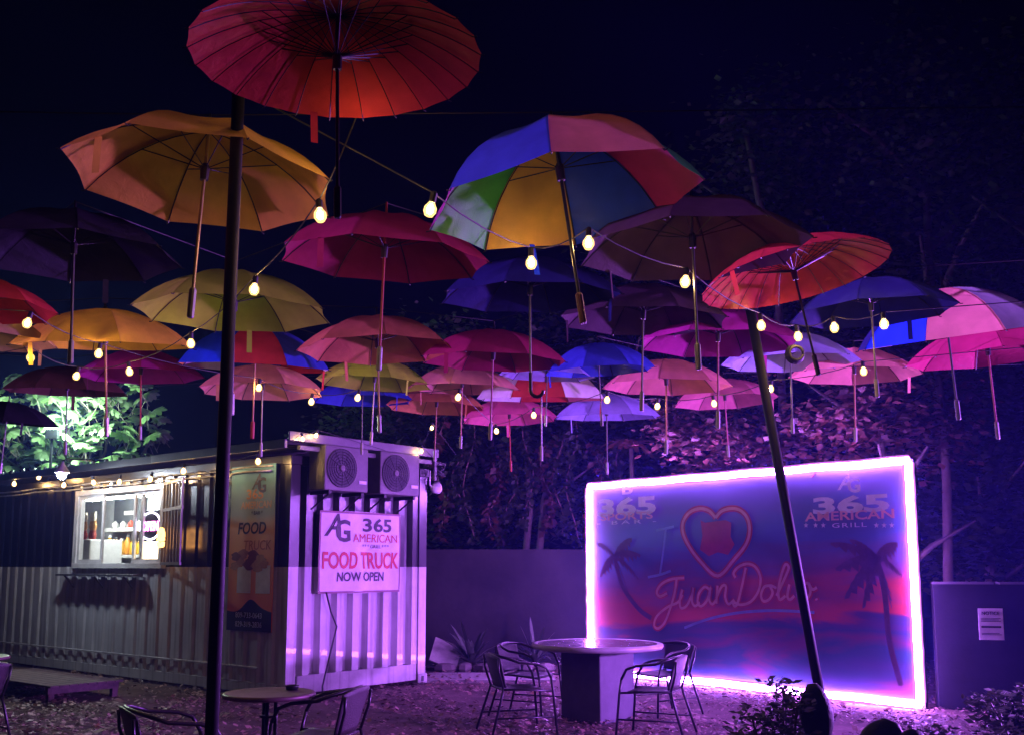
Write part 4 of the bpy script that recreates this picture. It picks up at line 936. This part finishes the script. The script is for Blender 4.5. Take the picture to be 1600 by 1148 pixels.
fr.build('frond_head', M_leafr, ps)
# lit tree at the far left behind the kiosk
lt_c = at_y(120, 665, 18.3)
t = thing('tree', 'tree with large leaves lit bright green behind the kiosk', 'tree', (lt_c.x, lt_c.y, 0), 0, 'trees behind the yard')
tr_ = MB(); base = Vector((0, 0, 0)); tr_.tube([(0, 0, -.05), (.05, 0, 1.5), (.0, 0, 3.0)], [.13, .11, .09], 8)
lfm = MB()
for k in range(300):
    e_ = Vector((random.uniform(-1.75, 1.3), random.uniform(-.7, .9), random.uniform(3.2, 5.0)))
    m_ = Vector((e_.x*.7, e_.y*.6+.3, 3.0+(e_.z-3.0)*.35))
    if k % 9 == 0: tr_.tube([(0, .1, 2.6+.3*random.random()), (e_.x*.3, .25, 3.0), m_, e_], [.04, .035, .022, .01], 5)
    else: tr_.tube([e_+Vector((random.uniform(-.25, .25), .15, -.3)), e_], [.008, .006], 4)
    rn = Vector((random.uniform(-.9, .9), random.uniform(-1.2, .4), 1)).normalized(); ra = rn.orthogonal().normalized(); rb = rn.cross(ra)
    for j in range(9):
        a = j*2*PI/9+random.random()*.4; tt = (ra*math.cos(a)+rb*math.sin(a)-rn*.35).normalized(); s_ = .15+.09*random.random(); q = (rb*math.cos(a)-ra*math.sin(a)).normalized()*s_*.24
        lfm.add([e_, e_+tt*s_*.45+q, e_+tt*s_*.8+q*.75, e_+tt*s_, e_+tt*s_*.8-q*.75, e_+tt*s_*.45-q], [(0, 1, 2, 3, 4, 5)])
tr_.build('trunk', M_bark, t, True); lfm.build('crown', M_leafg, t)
lp = at_y(82, 676, 17.4)
flt = thing('garden_floodlight', 'pale green floodlight shining up behind the kiosk roof', 'floodlight', lp)
MB().box(-.10, .10, -.05, .05, -.1, .06).build('lamp_housing', M_black, flt)
MB().box(-.12, .12, -.051, .051, .061, .09).build('lamp_glass', emit('green_white_glow', (.65, 1.0, .75), 30), flt)
MB().tube([(0, 0, -.1), (0, 0, -lp.z)], .025, 6).build('post', M_black, flt)
sl = bpy.data.lights.new('green_flood', 'POINT'); sl.energy = 430; sl.color = (.66, 1.0, .74); sl.shadow_soft_size = .1
so = bpy.data.objects.new('green_flood', sl); COL.objects.link(so); so.location = (lp.x+.25, lp.y-.1, lp.z+.22)
# purple floodlight of the yard, on a post at the right
pfl = thing('purple_floodlight', 'purple floodlight on a post at the right side of the yard', 'floodlight', (6.6, 7.4, 0))
MB().tube([(0, 0, -.05), (0, 0, 1.45)], .03, 8).build('post', M_black, pfl)
Mh = Matrix.Translation((0, 0, 1.55)) @ Matrix.Rotation(math.radians(80), 4, 'Z')
MB().box(-.16, .16, -.0, .10, -.11, .11, Mh).build('lamp_housing', M_black, pfl)
MB().box(-.14, .14, .101, .106, -.09, .09, Mh).build('lamp_glass', emit('purple_glow', NEON_C, 40), pfl)
pd_ = bpy.data.lights.new('purple_flood', 'SPOT'); pd_.energy = FLOOD_W; pd_.color = FLOOD_C; pd_.spot_size = math.radians(105); pd_.spot_blend = .6; pd_.shadow_soft_size = .12
po = bpy.data.objects.new('purple_flood', pd_); COL.objects.link(po); po.location = (6.46, 7.43, 1.55)
po.rotation_euler = (Vector((-2.0, 9.0, 2.6))-po.location).to_track_quat('-Z', 'Y').to_euler()
# foreground planting at the lower right
M_cact = mat('cactus_skin', (.035, .06, .03), .5, bump=.4, bscale=60)
ca = thing('prickly_pear', 'prickly pear cactus at the foot of the leaning pole', 'cactus', (1.60, 5.3, 0))
ca.scale = (1.18, 1.18, 1.18)
def pad(x, y, z, h, w_, a, tl):
    M = Matrix.Translation((x, y, z)) @ Matrix.Rotation(a, 4, 'Z') @ Matrix.Rotation(tl, 4, 'Y')
    mb = MB(); vs = []; fs = []; nr_, ns = 8, 12
    for j in range(nr_+1):
        q = j/nr_; ww = w_*(math.sin(PI*min(.999, .06+.9*q))**.6); tt = .026*math.sin(PI*min(.99, .1+.85*q))**.5
        for k in range(ns): vs.append(M @ Vector((ww*math.cos(2*PI*k/ns), tt*math.sin(2*PI*k/ns), h*q)))
    for j in range(nr_):
        for k in range(ns): fs.append((j*ns+k, j*ns+(k+1) % ns, (j+1)*ns+(k+1) % ns, (j+1)*ns+k))
    fs += [tuple(range(ns-1, -1, -1)), tuple(nr_*ns+k for k in range(ns))]
    mb.add(vs, fs).build('cactus_pad', M_cact, ca, True)
for a in ((0, 0, 0, .34, .11, .2, .05), (.0, 0, .3, .30, .11, -.3, -.1), (-.04, 0, .56, .26, .075, .1, -.12), (.06, 0, .3, .24, .10, .6, .5), (.18, 0, .46, .22, .10, -.2, .35), (-.05, .05, .28, .26, .1, .4, -.5), (.16, -.1, 0, .3, .11, -.4, .35), (.27, -.1, .22, .28, .12, .2, .2), (.30, -.05, .46, .18, .09, .2, .3)): pad(*a)
M_shr = leafmat('shrub_leaves', (.04, .06, .035), (.07, .09, .055), .2)
def shrub(label, x, y, h, r, n, size, kind=0):
    s = thing('shrub', label, 'shrub', (x, y, 0), 0, 'low shrubs at the lower right')
    st2 = MB(); lf = MB()
    for k in range(18):
        a = k*2.4; rr_ = r*random.random(); hh = h*(.65+.4*random.random()); p1 = Vector((math.cos(a)*rr_, math.sin(a)*rr_, hh))
        st2.tube([(math.cos(a)*.04, math.sin(a)*.04, 0), p1*.55+Vector((0, 0, .1*h)), p1], .006, 4)
        for j in range(5): leaves(lf, n//90, tuple(p1*(.4+.15*j)), (.09, .09, .07), size, droop=-.4, flat=.9, shape=.55)
    st2.build('stem', M_bark, s); lf.build('foliage', M_shr, s)
shrub('feathery shrub left of the prickly pear cactus', 1.40, 5.45, .88, .24, 4200, .045)
shrub('dark low shrub at the right bottom corner', 3.0, 6.6, .46, .5, 4200, .05)
shrub('bushy shrub at the right edge below the low wall', 3.55, 7.2, .66, .5, 4200, .055)
shrub('small shrub below the right mural corner', 2.7, 7.2, .40, .3, 2600, .045)
shrub('weedy plant by the foot of the barrel table', .35, 8.6, .16, .35, 900, .05)
